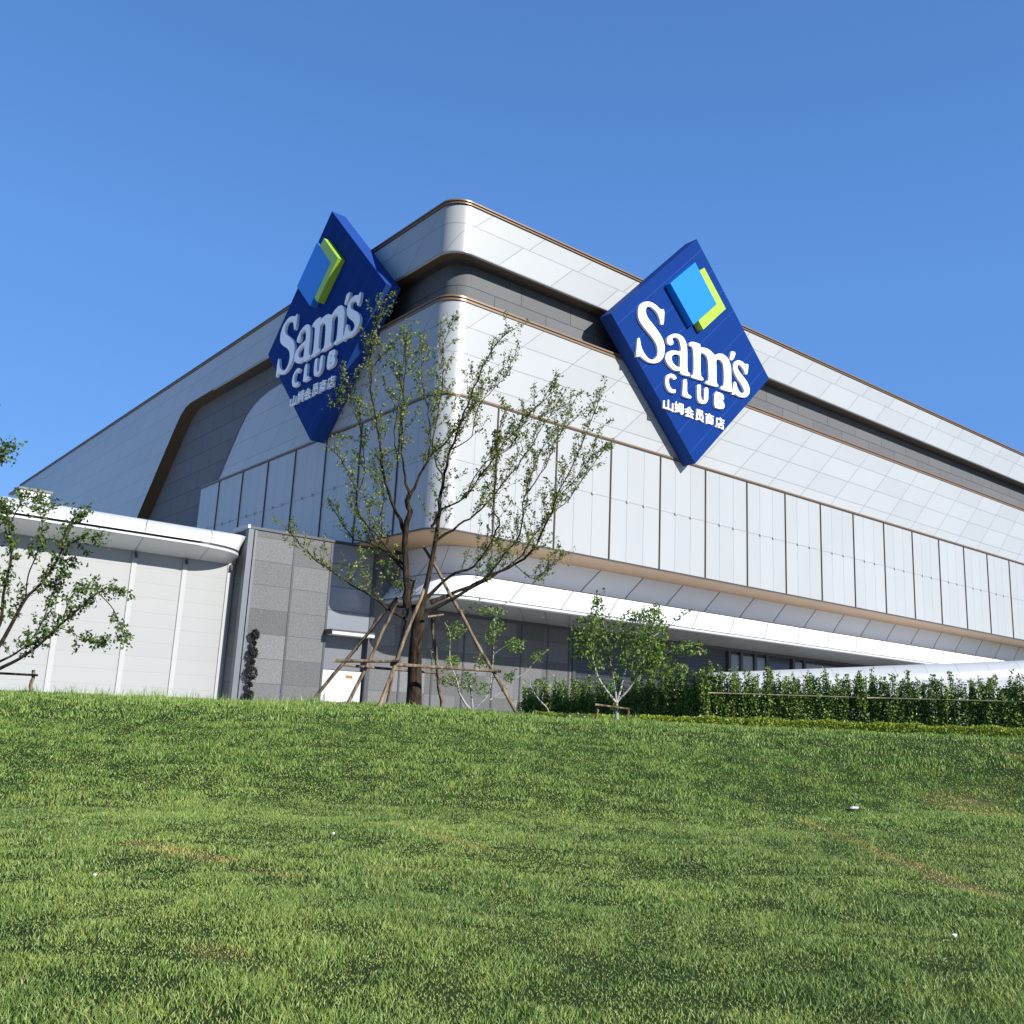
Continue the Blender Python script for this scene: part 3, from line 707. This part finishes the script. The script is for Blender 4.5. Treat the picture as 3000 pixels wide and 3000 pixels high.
sap = sapling('leafy_sapling', 'bushy green sapling with four whitewashed stems in front of the dark hedge', 1163, 1362, SD,
    [([(742, 1500), (740, 1420), (738, 1345)], 0, .045, .040),
     ([(738, 1350), (690, 1290), (615, 1180), (575, 1050), (560, 900), (600, 700), (625, 590)], -.3, .032, .004),
     ([(740, 1345), (730, 1250), (718, 1170), (690, 1040), (670, 900), (640, 760)], .4, .028, .006),
     ([(742, 1345), (775, 1230), (800, 1120), (820, 950), (880, 800), (930, 690)], .3, .030, .006),
     ([(745, 1340), (820, 1260), (880, 1180), (1000, 1070), (1100, 1000), (1190, 950), (1300, 950), (1370, 990)], -.3, .028, .003),
     ([(880, 1180), (930, 1060), (980, 900), (1000, 780), (1020, 690)], .5, .02, .006),
     ([(1000, 880), (1120, 800), (1200, 740), (1270, 700)], .2, .012, .005), ([(600, 1150), (500, 980), (430, 860), (420, 800)], .3, .015, .005)],
    C6, 21, m_lime, m_leafS, .08, .38, .10, .05, 2,
    [(555, 880, 110, 160, 620, .25), (605, 690, 45, 110, 230, .15), (850, 850, 110, 150, 620, .3), (1010, 890, 100, 200, 720, .3), (900, 1050, 160, 90, 480, .3), (1040, 1080, 130, 80, 340, .3), (480, 930, 80, 120, 240, .2), (1250, 970, 120, 50, 200, .2), (700, 880, 70, 160, 170, .3), (940, 720, 40, 50, 70, .2), (1020, 700, 30, 60, 70, .2), (600, 1080, 70, 60, 120, .2)])
ss = empty('sapling_stake', at(1163, 1362, SD-.2)); ss.location.z = G(ss.location.x, ss.location.y)
tag(ss, 'small crossed wooden stake frame around the foot of the bushy whitewashed sapling', 'tree stake')
pole_set(ss, [(foot(*C6(600, 1480), SD), at(*C6(602, 1362), SD), .03), (foot(*C6(818, 1490), SD), at(*C6(825, 1385), SD), .03)], 'post')
pole_set(ss, [(at(*C6(592, 1362), SD-.08), at(*C6(845, 1396), SD-.08), .026)], 'rail')
C12 = lambda x, y: ((1250+x*400/1932)*.644, (1750+y*400/1932)*.644)
sapling('wispy_sapling', 'thin wispy sapling with pale stems against the grey wall beside the tall tree', 890, 1338, 25.0,
    [([(660, 1620), (560, 1520), (500, 1420), (450, 1320), (430, 1180), (330, 900), (330, 520), (250, 350)], -.3, .035, .008), ([(650, 1600), (640, 1450), (625, 1330), (620, 1150), (700, 950), (760, 800), (780, 620)], .3, .03, .007),
     ([(660, 1600), (760, 1500), (840, 1420), (900, 1250), (940, 900), (950, 600), (960, 330), (940, 170)], .2, .024, .007), ([(930, 820), (1100, 700), (1250, 640), (1400, 700)], -.3, .014, .005),
     ([(900, 1450), (1080, 1310), (1180, 1220), (1250, 1060)], .4, .014, .005), ([(1150, 1180), (1380, 1080), (1540, 900), (1720, 740)], .3, .012, .004), ([(950, 330), (1050, 150), (1100, 250)], .1, .010, .004), ([(940, 200), (820, 120), (640, 170), (500, 220)], .2, .012, .004), ([(430, 1180), (250, 1270), (150, 1200), (50, 720)], .2, .012, .004)],
    C12, 33, m_lime, m_leafS, .075, .34, .14, .075, 2,
    [(420, 470, 130, 130, 154, .2), (1000, 420, 120, 120, 132, .2), (1250, 680, 130, 100, 220, .2), (900, 560, 80, 120, 110, .2), (370, 900, 110, 80, 154, .2), (320, 1180, 130, 80, 132, .2), (600, 1200, 120, 150, 198, .3), (900, 200, 200, 60, 198, .2), (1160, 1130, 80, 70, 88, .2), (1560, 850, 80, 80, 88, .2), (800, 1300, 120, 100, 110, .2), (790, 900, 80, 90, 110, .2)])
sapling('leaning_shoot', 'slender leaning yellow green shoot at the left end of the dark hedge', 1078, 1345, 24.4,
    [([(1735, 1650), (1700, 1560), (1600, 1460), (1500, 1320), (1465, 1230), (1470, 1150)], 0, .022, .008)], C12, 41, m_lime, m_leafG, .07, .25, .12, .06, 1, [(1720, 1400, 50, 250, 40, .1)])

# --- made-up dark leaf column imitating a beaded cast shadow on the grey wall
shb = empty('shadow_beads', BW(12.74, YW-.22, -.35)); tag(shb, 'dark beaded leaf column standing in for a cast shadow at the left end of the grey wall', 'shrub')
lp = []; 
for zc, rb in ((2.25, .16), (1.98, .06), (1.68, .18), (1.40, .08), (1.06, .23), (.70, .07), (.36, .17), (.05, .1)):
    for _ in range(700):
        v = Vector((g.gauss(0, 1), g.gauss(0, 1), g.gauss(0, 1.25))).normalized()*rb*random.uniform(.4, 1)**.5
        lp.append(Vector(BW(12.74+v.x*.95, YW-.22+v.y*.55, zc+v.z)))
leaf_obj('foliage', lp, .075, m_leafD, 15, shb)
mb = MB(); mb.tube([BW(12.74, YW-.22, -.4), BW(12.74, YW-.22, 2.2)], .035); o = mb.build('stem', m_bark, None); o.parent = shb; o.matrix_parent_inverse = Matrix.Translation(shb.location).inverted()

# --- tall hedge of slim upright shrubs, low golden hedge, bamboo rail
protos = []
def hedge_proto(k):
    gg = np.random.default_rng(100+k); root = empty('hedge_shrub')
    h = 1.34*gg.uniform(.92, 1.08); dx, dy = gg.normal(0, .05, 2); P_ = []; shoots = []
    n = 560; z = gg.random(n)*.64*h; rad = .17*np.sqrt(gg.random(n))*(1-.25*z/(.64*h)); a = gg.uniform(0, 6.283, n)
    P_.append(np.stack([rad*np.cos(a)+dx*z, rad*np.sin(a)+dy*z, z], -1))
    for q in range(int(gg.integers(2, 4))):
        ox, oy = gg.normal(0, .075, 2); lx, ly = gg.normal(0, .10, 2); top = h*gg.uniform(.80, 1.06); n = 110
        z = gg.uniform(.45*h, top, n); rad = .048*np.sqrt(gg.random(n)); a = gg.uniform(0, 6.283, n); t_ = z-.45*h
        P_.append(np.stack([ox+lx*t_+rad*np.cos(a), oy+ly*t_+rad*np.sin(a), z], -1))
        shoots.append([(ox*.4, oy*.4, -.1), (ox, oy, .45*h), (ox+lx*(top-.45*h)*.95, oy+ly*(top-.45*h)*.95, top*.98)])
    pts = np.concatenate(P_)
    leaf_obj('foliage', pts, .062, m_leafH, 200+k, root, .5)
    for sh in shoots:
        mb = MB(); mb.tube(sh, [.012, .010, .004], 5); mb.build('stem', m_bark2, root)
    return root
NPRO = 7
protos = [hedge_proto(k) for k in range(NPRO)]; used = set()
SHL = dict(R='slim upright evergreen shrub in the sunlit right run of the tall hedge', L='slim upright evergreen shrub in the dark left run of the tall hedge')
def place(k, p, rz, sc, side):
    if k in used: o = copy_thing(protos[k])
    else: o = protos[k]; used.add(k)
    o.location = p; o.rotation_euler = (0, 0, rz); o.scale = (1, 1, sc)
    tag(o, SHL[side], 'shrub', 'slim evergreen shrubs in the tall hedge, %s run' % ('sunlit right' if side == 'R' else 'shaded left'))
def along(pts, step):
    pts = [Vector(p) for p in pts]; L = [(b-a).length for a, b in zip(pts, pts[1:])]; tot = sum(L); s = 0
    while s < tot:
        q = s
        for (a, b, l) in zip(pts, pts[1:], L):
            if q <= l: yield a+(b-a)*q/l, Vector((-(b-a).y, (b-a).x, 0)).normalized(); break
            q -= l
        s += step
def azp(az, r): return (r*math.cos(R(az)), r*math.sin(R(az)), 0)
HB = [azp(39.6, 24.8), azp(31, 24.5), azp(23.4, 24.2), azp(15.5, 24.5)]
HA = [azp(39.6, 24.8), (18.95, 19.1, 0), (18.8, 22.8, 0)]
cnt = 0
for run, side, step in ((HB, 'R', .112), (HA, 'L', .165)):
    for p, nn in along(run, step):
        for row in (0, 1):
            q = p + nn*(.0 if row == 0 else (.3 if side == 'R' else -.3)) + Vector((random.gauss(0, .035), random.gauss(0, .035), 0))
            if side == 'L' and cnt == 0: pass
            q.z = G(q.x, q.y)-.03
            if random.random() < .03: continue
            place(cnt % NPRO, q, random.uniform(0, 6.28), random.uniform(.78, 1.1)*(1.0 if side == 'R' else 1.06), side); cnt += 1
print('hedge shrubs', cnt)
rl = empty('bamboo_rail', (HB[0][0], HB[0][1], G(HB[0][0], HB[0][1]))); tag(rl, 'thin pale bamboo rail tied along the tall hedge at mid height', 'rail')
hp = [Vector(p) for p in HB]
for a, b in zip(hp, hp[1:]):
    na = Vector(((b-a).y, -(b-a).x, 0)).normalized()*-.17
    n2 = Vector((-a.x, -a.y, 0)).normalized()*.17
    A = a+n2; B = b+n2; A.z = G(A.x, A.y)+.80; B.z = G(B.x, B.y)+.80
    pole_set(rl, [(A, B, .014)], 'bamboo_cane', m_rail, 6)
lh = empty('low_hedge', azp(30, 22.4)); lh.location.z = G(lh.location.x, lh.location.y); tag(lh, 'low clipped golden green hedge running along the foot of the tall hedge', 'hedge')
gp = []; HG = [azp(49.5, 25), azp(43, 24.1), azp(37, 23.65), azp(30, 23.5), azp(23.4, 23.25), azp(15, 23.5)]
gg = np.random.default_rng(77)
for p, nn in along(HG, .05):
    az = math.degrees(math.atan2(p.y, p.x)); hgt = .12 if az > 46 else (.12+.10*min(1, (46-az)/8))
    zb = G(p.x, p.y); hg = hgt*(1+.10*math.sin(p.x*9)+.06*math.sin(p.x*23))
    for _ in range(48):
        s = gg.uniform(-1, 1); z = hg*(1-.95*gg.random()**1.5); w = .22*(1-.25*(z/hg)**3)
        q = p + nn*s*w + Vector((gg.normal(0, .05), gg.normal(0, .04), 0)); gp.append((q.x, q.y, zb+z-.02))
leaf_obj('foliage', gp, .06, m_leafG, 55, lh, .7)

# --- white ramp wall with rounded top on the right
rw = empty('ramp_wall'); tag(rw, 'white curved ramp wall with a rounded top rising behind the hedge', 'wall')
A0 = Vector((35.6, 29.5, 0)); B0 = Vector((47.7, 20.7, 0)); zA, zB = 2.6+EYE, 3.9+EYE
dd = (B0-A0).normalized(); nrm = Vector((dd.y, -dd.x, 0))
if nrm.dot(-A0) < 0: nrm = -nrm
mb = MB(); prof = [(-1.6, -.30), (-1.0, -.03), (-.6, 0), (-.3, -.06), (-.08, -.22), (.06, -.48), (.12, -.8), (.12, -1.05), (.10, -4.5)]
rows = []; Lw = (B0-A0).length
for i in range(-1, 46):
    s = i/30*Lw; cen = A0 + dd*max(s, 0); zt = zA + (zB-zA)*s/Lw
    row = []; pv = 0; pr = None
    for o_, dz in prof:
        if pr: pv += math.hypot(o_-pr[0], dz-pr[1])
        pr = (o_, dz)
        k = 1 if i >= 0 else .0
        row.append((cen + nrm*o_*1.0 + Vector((0, 0, zt+dz - (0 if i >= 0 else .02))), (s, 1.05-(pv-2.42)) ))
    rows.append(row)
for a, b in zip(rows[1:], rows[2:]):
    for i in range(len(prof)-1):
        q = [a[i], a[i+1], b[i+1], b[i]]; mb.face([p[0] for p in q], [p[1] for p in q])
capr = [p[0] for p in rows[1]]; cen = Vector((A0.x, A0.y, 0)) - nrm*1.6; cen.z = capr[-1].z
mb.face([cen]+capr[::-1])
o = mb.build('wall_shell', m_barrel, rw); smooth_by_angle(o, 45)

# ------------------------------------------------------------------ diamond signs
EF, TH, HD = .64, .60, 4.69
def blue_mat(name, col):
    t = NT(name); u, v = t.uv()
    # cassette joints run parallel to the upper left edge
    k = t.math('DIVIDE', t.math('SUBTRACT', v, u), 1.34); f = t.math('FRACT', k); dl = t.math('MULTIPLY', t.math('MINIMUM', f, t.math('SUBTRACT', 1, f)), 1.34)
    ln = t.math('SUBTRACT', 1, t.ramp(dl, .012, .028))
    n = t.noise(.6, 3); base = t.mix(n, c4(*[c*.93 for c in col]), c4(*[c*1.07 for c in col]))
    t.bsdf(t.mix(t.math('MULTIPLY', ln, .35), base, c4(.04, .10, .34)), .6, spec=.05); return t.m
m_blue = blue_mat('royal_blue_sheet', (.0035, .029, .158)); m_sky = simple('bright_blue_acrylic', (.012, .19, .62), .3, var=.03); m_lime2 = simple('lime_green_acrylic', (.32, .50, .04), .3, var=.03)
m_let = simple('white_letter_acrylic', (.84, .84, .84), .45, spec=.3, var=.02)
def solid(loops, n0, n1, flip=False):
    """loops (outer first) of (s, t) extruded from n0 to n1 outwards; local axes x=s, y=-n, z=t, scaled to metres"""
    mb = MB(); vs = [[Vector((s, t, 0)) for s, t in lp] for lp in loops]; flat = [p for lp in loops for p in lp]
    for t in tessellate_polygon(vs):
        q = [flat[i] for i in t]
        if (q[1][0]-q[0][0])*(q[2][1]-q[0][1]) - (q[2][0]-q[0][0])*(q[1][1]-q[0][1]) < 0: q = q[::-1]
        mb.face([(s*S, -n1*S, t_*S) for s, t_ in q], [tuple(p) for p in q])
        mb.face([(s*S, -n0*S, t_*S) for s, t_ in q[::-1]], [tuple(p) for p in q[::-1]])
    for k, lp in enumerate(loops):
        ar = sum(lp[i][0]*lp[(i+1) % len(lp)][1]-lp[(i+1) % len(lp)][0]*lp[i][1] for i in range(len(lp)))
        if (ar < 0) != (k > 0): lp = lp[::-1]
        for i in range(len(lp)):
            a, b = lp[i], lp[(i+1) % len(lp)]
            mb.face([(a[0]*S, -n0*S, a[1]*S), (b[0]*S, -n0*S, b[1]*S), (b[0]*S, -n1*S, b[1]*S), (a[0]*S, -n1*S, a[1]*S)])
    return mb
CS = (27.44, 14.59)
def onface(X, Y, e=EF+.14):
    d = ray(X, Y, 3000.0); d = d*((CY-e)/d.y); return (d.x-CS[0], d.z-CS[1])
ZA = lambda x, y: onface(1750+x*550/1932, 850+y*550/1932)
ZB = lambda x, y: onface(1900+x*300/1932, 1050+y*300/1932)
Z4 = lambda x, y: onface(1700+x*.3881, 650+y*.3881, EF+.3)
def chaikin(lp, k=.22):
    out = []
    for i in range(len(lp)):
        a, b = lp[i], lp[(i+1) % len(lp)]
        out += [(a[0]*(1-k)+b[0]*k, a[1]*(1-k)+b[1]*k), (a[0]*k+b[0]*(1-k), a[1]*k+b[1]*(1-k))]
    return out
def stroke(pts, w):
    """closed outline round a polyline, constant width in px"""
    L = []; Rr = []
    P = [Vector((x, y, 0)) for x, y in pts]
    for i, p in enumerate(P):
        t = (P[min(i+1, len(P)-1)]-P[max(i-1, 0)]).normalized(); n = Vector((-t.y, t.x, 0))*w/2; L.append(p+n); Rr.append(p-n)
    return [(q.x, q.y) for q in L + Rr[::-1]]
GL = []   # letters: (loops px, conv)
GL.append(([[(698, 192), (660, 200), (610, 150), (560, 120), (520, 113), (470, 125), (440, 155), (425, 200), (425, 260), (440, 310), (480, 370), (530, 430), (580, 490), (615, 550), (630, 610), (625, 670), (600, 708), (570, 718), (530, 700), (490, 650), (460, 590), (443, 500), (443, 490), (418, 490), (408, 684), (428, 684), (445, 670), (480, 702), (530, 737), (590, 752), (640, 740), (680, 700), (698, 640), (700, 570), (680, 500), (640, 430), (580, 350), (530, 290), (505, 235), (505, 190), (520, 165), (550, 162), (590, 190), (625, 230), (650, 290), (660, 352), (690, 352)]], ZA))
GL.append(([[(735, 548), (722, 520), (728, 490), (755, 460), (800, 444), (850, 452), (895, 485), (922, 540), (932, 610), (932, 835), (955, 850), (962, 870), (955, 884), (890, 868), (862, 852), (862, 822), (830, 830), (790, 815), (745, 775), (715, 730), (705, 690), (720, 645), (765, 618), (820, 622), (870, 632), (866, 570), (850, 510), (825, 482), (795, 482), (775, 500), (790, 530), (785, 555), (760, 566)],
            [(860, 662), (820, 655), (782, 665), (768, 692), (778, 735), (808, 775), (845, 793), (860, 793)]], ZA))
GL.append(([[(948, 560), (958, 535), (990, 528), (1065, 552), (1068, 590), (1110, 590), (1160, 610), (1200, 650), (1215, 670), (1250, 650), (1300, 655), (1340, 685), (1370, 740), (1385, 820), (1385, 1012), (1400, 1025), (1396, 1048), (1340, 1035), (1275, 1012), (1275, 990), (1310, 985), (1310, 820), (1300, 750), (1270, 710), (1238, 708), (1228, 730), (1232, 800), (1232, 955), (1250, 970), (1250, 994), (1190, 980), (1120, 957), (1122, 935), (1155, 930), (1150, 760), (1140, 690), (1110, 650), (1075, 640), (1068, 660), (1068, 880), (1098, 905), (1095, 930), (1040, 915), (972, 893), (974, 876), (1000, 865), (998, 640), (985, 578), (965, 572)]], ZA))
GL.append(([[(1385, 622), (1434, 640), (1402, 722), (1368, 710), (1374, 680)]], ZA))
GL.append(([[(1562, 762), (1552, 864), (1530, 865), (1520, 825), (1495, 785), (1470, 762), (1450, 768), (1448, 800), (1470, 840), (1510, 890), (1550, 945), (1575, 1010), (1572, 1060), (1545, 1095), (1510, 1104), (1460, 1090), (1425, 1062), (1400, 1078), (1393, 1062), (1413, 938), (1434, 945), (1442, 990), (1460, 1030), (1485, 1060), (1510, 1060), (1520, 1040), (1510, 1000), (1480, 950), (1440, 895), (1410, 830), (1405, 775), (1420, 735), (1455, 718), (1495, 730), (1530, 765), (1545, 755)]], ZA))
GL.append(([stroke([(520, 385), (485, 335), (430, 312), (385, 335), (362, 390), (362, 460), (385, 540), (425, 595), (475, 618), (525, 612)], 66)], ZB))
GL.append(([[(668, 385), (742, 395), (735, 660), (822, 710), (812, 758), (650, 705), (658, 600)]], ZB))
GL.append(([stroke([(966, 490), (962, 640), (968, 740), (990, 795), (1035, 822), (1080, 815), (1102, 770), (1104, 680), (1104, 545)], 70)], ZB))
GL.append(([[(1262, 612), (1390, 655), (1432, 700), (1436, 760), (1408, 800), (1442, 850), (1446, 912), (1415, 952), (1345, 945), (1250, 912)], [(1330, 712), (1366, 726), (1366, 752), (1330, 742)], [(1328, 840), (1370, 858), (1368, 890), (1328, 876)]], ZB))
HAN = [('山', 308, 740, 492, 940), ('姆', 515, 790, 695, 1010), ('会', 705, 872, 885, 1082), ('员', 910, 935, 1072, 1152), ('商', 1098, 1003, 1256, 1222), ('店', 1288, 1075, 1456, 1290)]
SL = (1290-740-60)/(1456-308)*.82   # slope of the row in px
def han_loops():
    out = []
    for ch, x0, y0, x1, y1 in HAN:
        cu = bpy.data.curves.new('glyph', 'FONT'); cu.body = ch; cu.offset = .014; cu.resolution_u = 3
        o = bpy.data.objects.new('glyph', cu); COL.objects.link(o)
        bpy.context.view_layer.update()
        me = bpy.data.meshes.new_from_object(o.evaluated_get(bpy.context.evaluated_depsgraph_get()))
        bpy.data.objects.remove(o)
        vs = [v.co.copy() for v in me.vertices]; fs = [tuple(p.vertices) for p in me.polygons]
        out.append((ch, vs, fs, (x0, y0, x1, y1)))
    return out
hans = han_loops()

def build_sign():
    root = empty('diamond_sign')
    solid([[(0, HD), (-HD, 0), (0, -HD), (HD, 0)]], EF-TH, EF).build('sign_box', m_blue, root)
    bl = [Z4(*q) for q in ((680, 462), (868, 305), (1028, 618), (855, 775))]
    gr_ = [Z4(*q) for q in ((893, 360), (935, 345), (1100, 655), (930, 812), (890, 742), (1028, 618))]
    solid([bl], EF, EF+.30).build('blue_tile', m_sky, root)
    solid([[Z4(*q) for q in ((897, 372), (937, 345), (1100, 655), (930, 812), (893, 745), (1031, 620))]], EF, EF+.295).build('green_chevron', m_lime2, root)
    for loops, conv in GL:
        lp = [[conv(x, y) for x, y in l] for l in loops]
        lp = [chaikin(l) for l in lp]
        solid(lp, EF, EF+.11).build('letter', m_let, root)
    for ch, vs, fs, (x0, y0, x1, y1) in hans:
        cs_ = [ZB(x0, y0), ZB(x1, y0+(x1-x0)*.30), ZB(x1, y1+(x1-x0)*.30*0), ZB(x0, y1-(x1-x0)*.30*0)]
        # upright box in sign coordinates: left/right from the row, height from the left side
        tl, bl_ = ZB(x0, y0), ZB(x0, y1); tr_ = ZB(x1, y0+(x1-x0)*.36)
        sx0, sx1 = tl[0], tr_[0]; ty = .5*(tl[1]+tr_[1]); h = tl[1]-bl_[1]
        bx0, bx1 = min(v.x for v in vs), max(v.x for v in vs); by0, by1 = min(v.y for v in vs), max(v.y for v in vs)
        T = lambda v: (sx0+(v.x-bx0)/(bx1-bx0)*(sx1-sx0), ty-h+(v.y-by0)/(by1-by0)*h)
        mb = MB(); edges = {}
        for f in fs:
            q = [T(vs[i]) for i in f]
            ar = sum(q[i][0]*q[(i+1) % len(q)][1]-q[(i+1) % len(q)][0]*q[i][1] for i in range(len(q)))
            idx = list(f) if ar > 0 else list(f)[::-1]
            q = [T(vs[i]) for i in idx]
            mb.face([(s*S, -(EF+.08)*S, t*S) for s, t in q])
            for i in range(len(idx)): edges[(idx[i], idx[(i+1) % len(idx)])] = 1
        for (a, b) in edges:
            if (b, a) not in edges:
                pa, pb = T(vs[a]), T(vs[b])
                mb.face([(pa[0]*S, -EF*S, pa[1]*S), (pb[0]*S, -EF*S, pb[1]*S), (pb[0]*S, -(EF+.08)*S, pb[1]*S), (pa[0]*S, -(EF+.08)*S, pa[1]*S)])
        mb.build('character', m_let, root)
    return root
sg = build_sign(); sg.location = BW(CS[0], CY, CS[1])
tag(sg, 'blue diamond shop sign fixed on the sunlit right facade', 'sign', 'blue diamond shop signs')
s2 = copy_thing(sg); s2.location = BW(CX, 31.67, 14.52); s2.rotation_euler.z = -math.pi/2
tag(s2, 'blue diamond shop sign fixed on the shaded left facade', 'sign', 'blue diamond shop signs')

# ------------------------------------------------------------------ litter and stones
def scrap(name, label, cat, px, py, size, mat, seed, flat=.5):
    p = hit(px, py); g = random.Random(seed); mb = MB(); n = 9; m = 5; base_ = []
    rows = []
    for i in range(m+1):
        ph = math.pi*i/m; rows.append([Vector((math.sin(ph)*math.cos(2*math.pi*k/n)*size*g.uniform(.7, 1.25), math.sin(ph)*math.sin(2*math.pi*k/n)*size*.7*g.uniform(.7, 1.25), math.cos(ph)*size*flat*g.uniform(.8, 1.2))) for k in range(n)])
    for a, b in zip(rows, rows[1:]):
        for k in range(n): mb.face([b[k], b[(k+1) % n], a[(k+1) % n], a[k]])
    o = mb.build(name, mat); o.location = (p.x, p.y, p.z+size*flat*.6+.022); tag(o, label, cat); return o
m_paper = simple('crumpled_white_paper', (.6, .6, .58), .7, var=.05)
m_stone = simple('pale_stone', (.3, .28, .22), .9, var=.2)
scrap('paper_scrap', 'largest white paper scrap lying on the grass to the right', 'litter', 1612, 1529, .085, m_paper, 1, .3)
scrap('paper_scrap', 'small white scrap low on the lawn towards the right bottom corner', 'litter', 1801, 1773, .022, m_paper, 2)
scrap('paper_scrap', 'tiny white scrap on the lawn below the tree at mid slope', 'litter', 629, 1578, .016, m_paper, 3, .8)
scrap('paper_scrap', 'white scrap on the lawn in the lower left', 'litter', 178, 1658, .017, m_paper, 4, .7)
for k, (x, y, sz, lb_) in enumerate(((1075, 1347, .04, 'leftmost pale stone by the foot of the dark hedge'), (1092, 1345, .06, 'largest pale stone by the foot of the dark hedge'), (1103, 1348, .035, 'small pale stone right of the largest one by the hedge foot'))):
    o = scrap('stone', lb_, 'stone', x, y+6, sz, m_stone, 20+k, .7); p = at(x, y, 22.3); o.location = (p.x, p.y, G(p.x, p.y)+.05)

# ------------------------------------------------------------------ light
SUN = Vector((.18, -1, .50)).normalized()
el = math.asin(SUN.z); az = math.atan2(SUN.x, SUN.y)      # from +Y, clockwise
sun = bpy.data.objects.new('sun', bpy.data.lights.new('sun', 'SUN')); COL.objects.link(sun)
sun.data.energy = 4.6; sun.data.angle = R(.5); sun.data.color = (1, .965, .91)
sun.rotation_euler = SUN.to_track_quat('Z', 'Y').to_euler(); sun.location = (0, -20, 40)
w = bpy.data.worlds.new('World'); SC.world = w; w.use_nodes = True
nt = w.node_tree; bg = nt.nodes['Background']; sk = nt.nodes.new('ShaderNodeTexSky'); sk.sky_type = 'NISHITA'
sk.sun_disc = False; sk.sun_elevation = el; sk.sun_rotation = az; sk.air_density = 1.0; sk.dust_density = .0; sk.ozone_density = 3.0; sk.altitude = 0
hs = nt.nodes.new('ShaderNodeHueSaturation'); hs.inputs['Saturation'].default_value = 1.18
nt.links.new(sk.outputs[0], hs.inputs['Color']); mxs = nt.nodes.new('ShaderNodeMix'); mxs.data_type = 'RGBA'; mxs.inputs[0].default_value = .8; mxs.inputs[7].default_value = (.46, 1.16, 2.97, 1)
nt.links.new(hs.outputs[0], mxs.inputs[6])
tcw = nt.nodes.new('ShaderNodeTexCoord'); sxw = nt.nodes.new('ShaderNodeSeparateXYZ'); nt.links.new(tcw.outputs['Generated'], sxw.inputs[0])
mrw = nt.nodes.new('ShaderNodeMapRange'); nt.links.new(sxw.outputs[2], mrw.inputs[0])
for i_, v_ in ((1, .42), (2, .72), (3, 1.03), (4, .76)): mrw.inputs[i_].default_value = v_
vmw = nt.nodes.new('ShaderNodeVectorMath'); vmw.operation = 'SCALE'; nt.links.new(mxs.outputs[2], vmw.inputs[0]); nt.links.new(mrw.outputs[0], vmw.inputs['Scale'])
nt.links.new(vmw.outputs[0], bg.inputs[0]); bg.inputs[1].default_value = .15
vs_ = SC.view_settings; vs_.view_transform = 'Standard'; vs_.look = 'None'; vs_.exposure = .7; vs_.gamma = 1
SC.render.resolution_x = SC.render.resolution_y = 1024
SC.cycles.max_bounces = 6; SC.cycles.transparent_max_bounces = 4
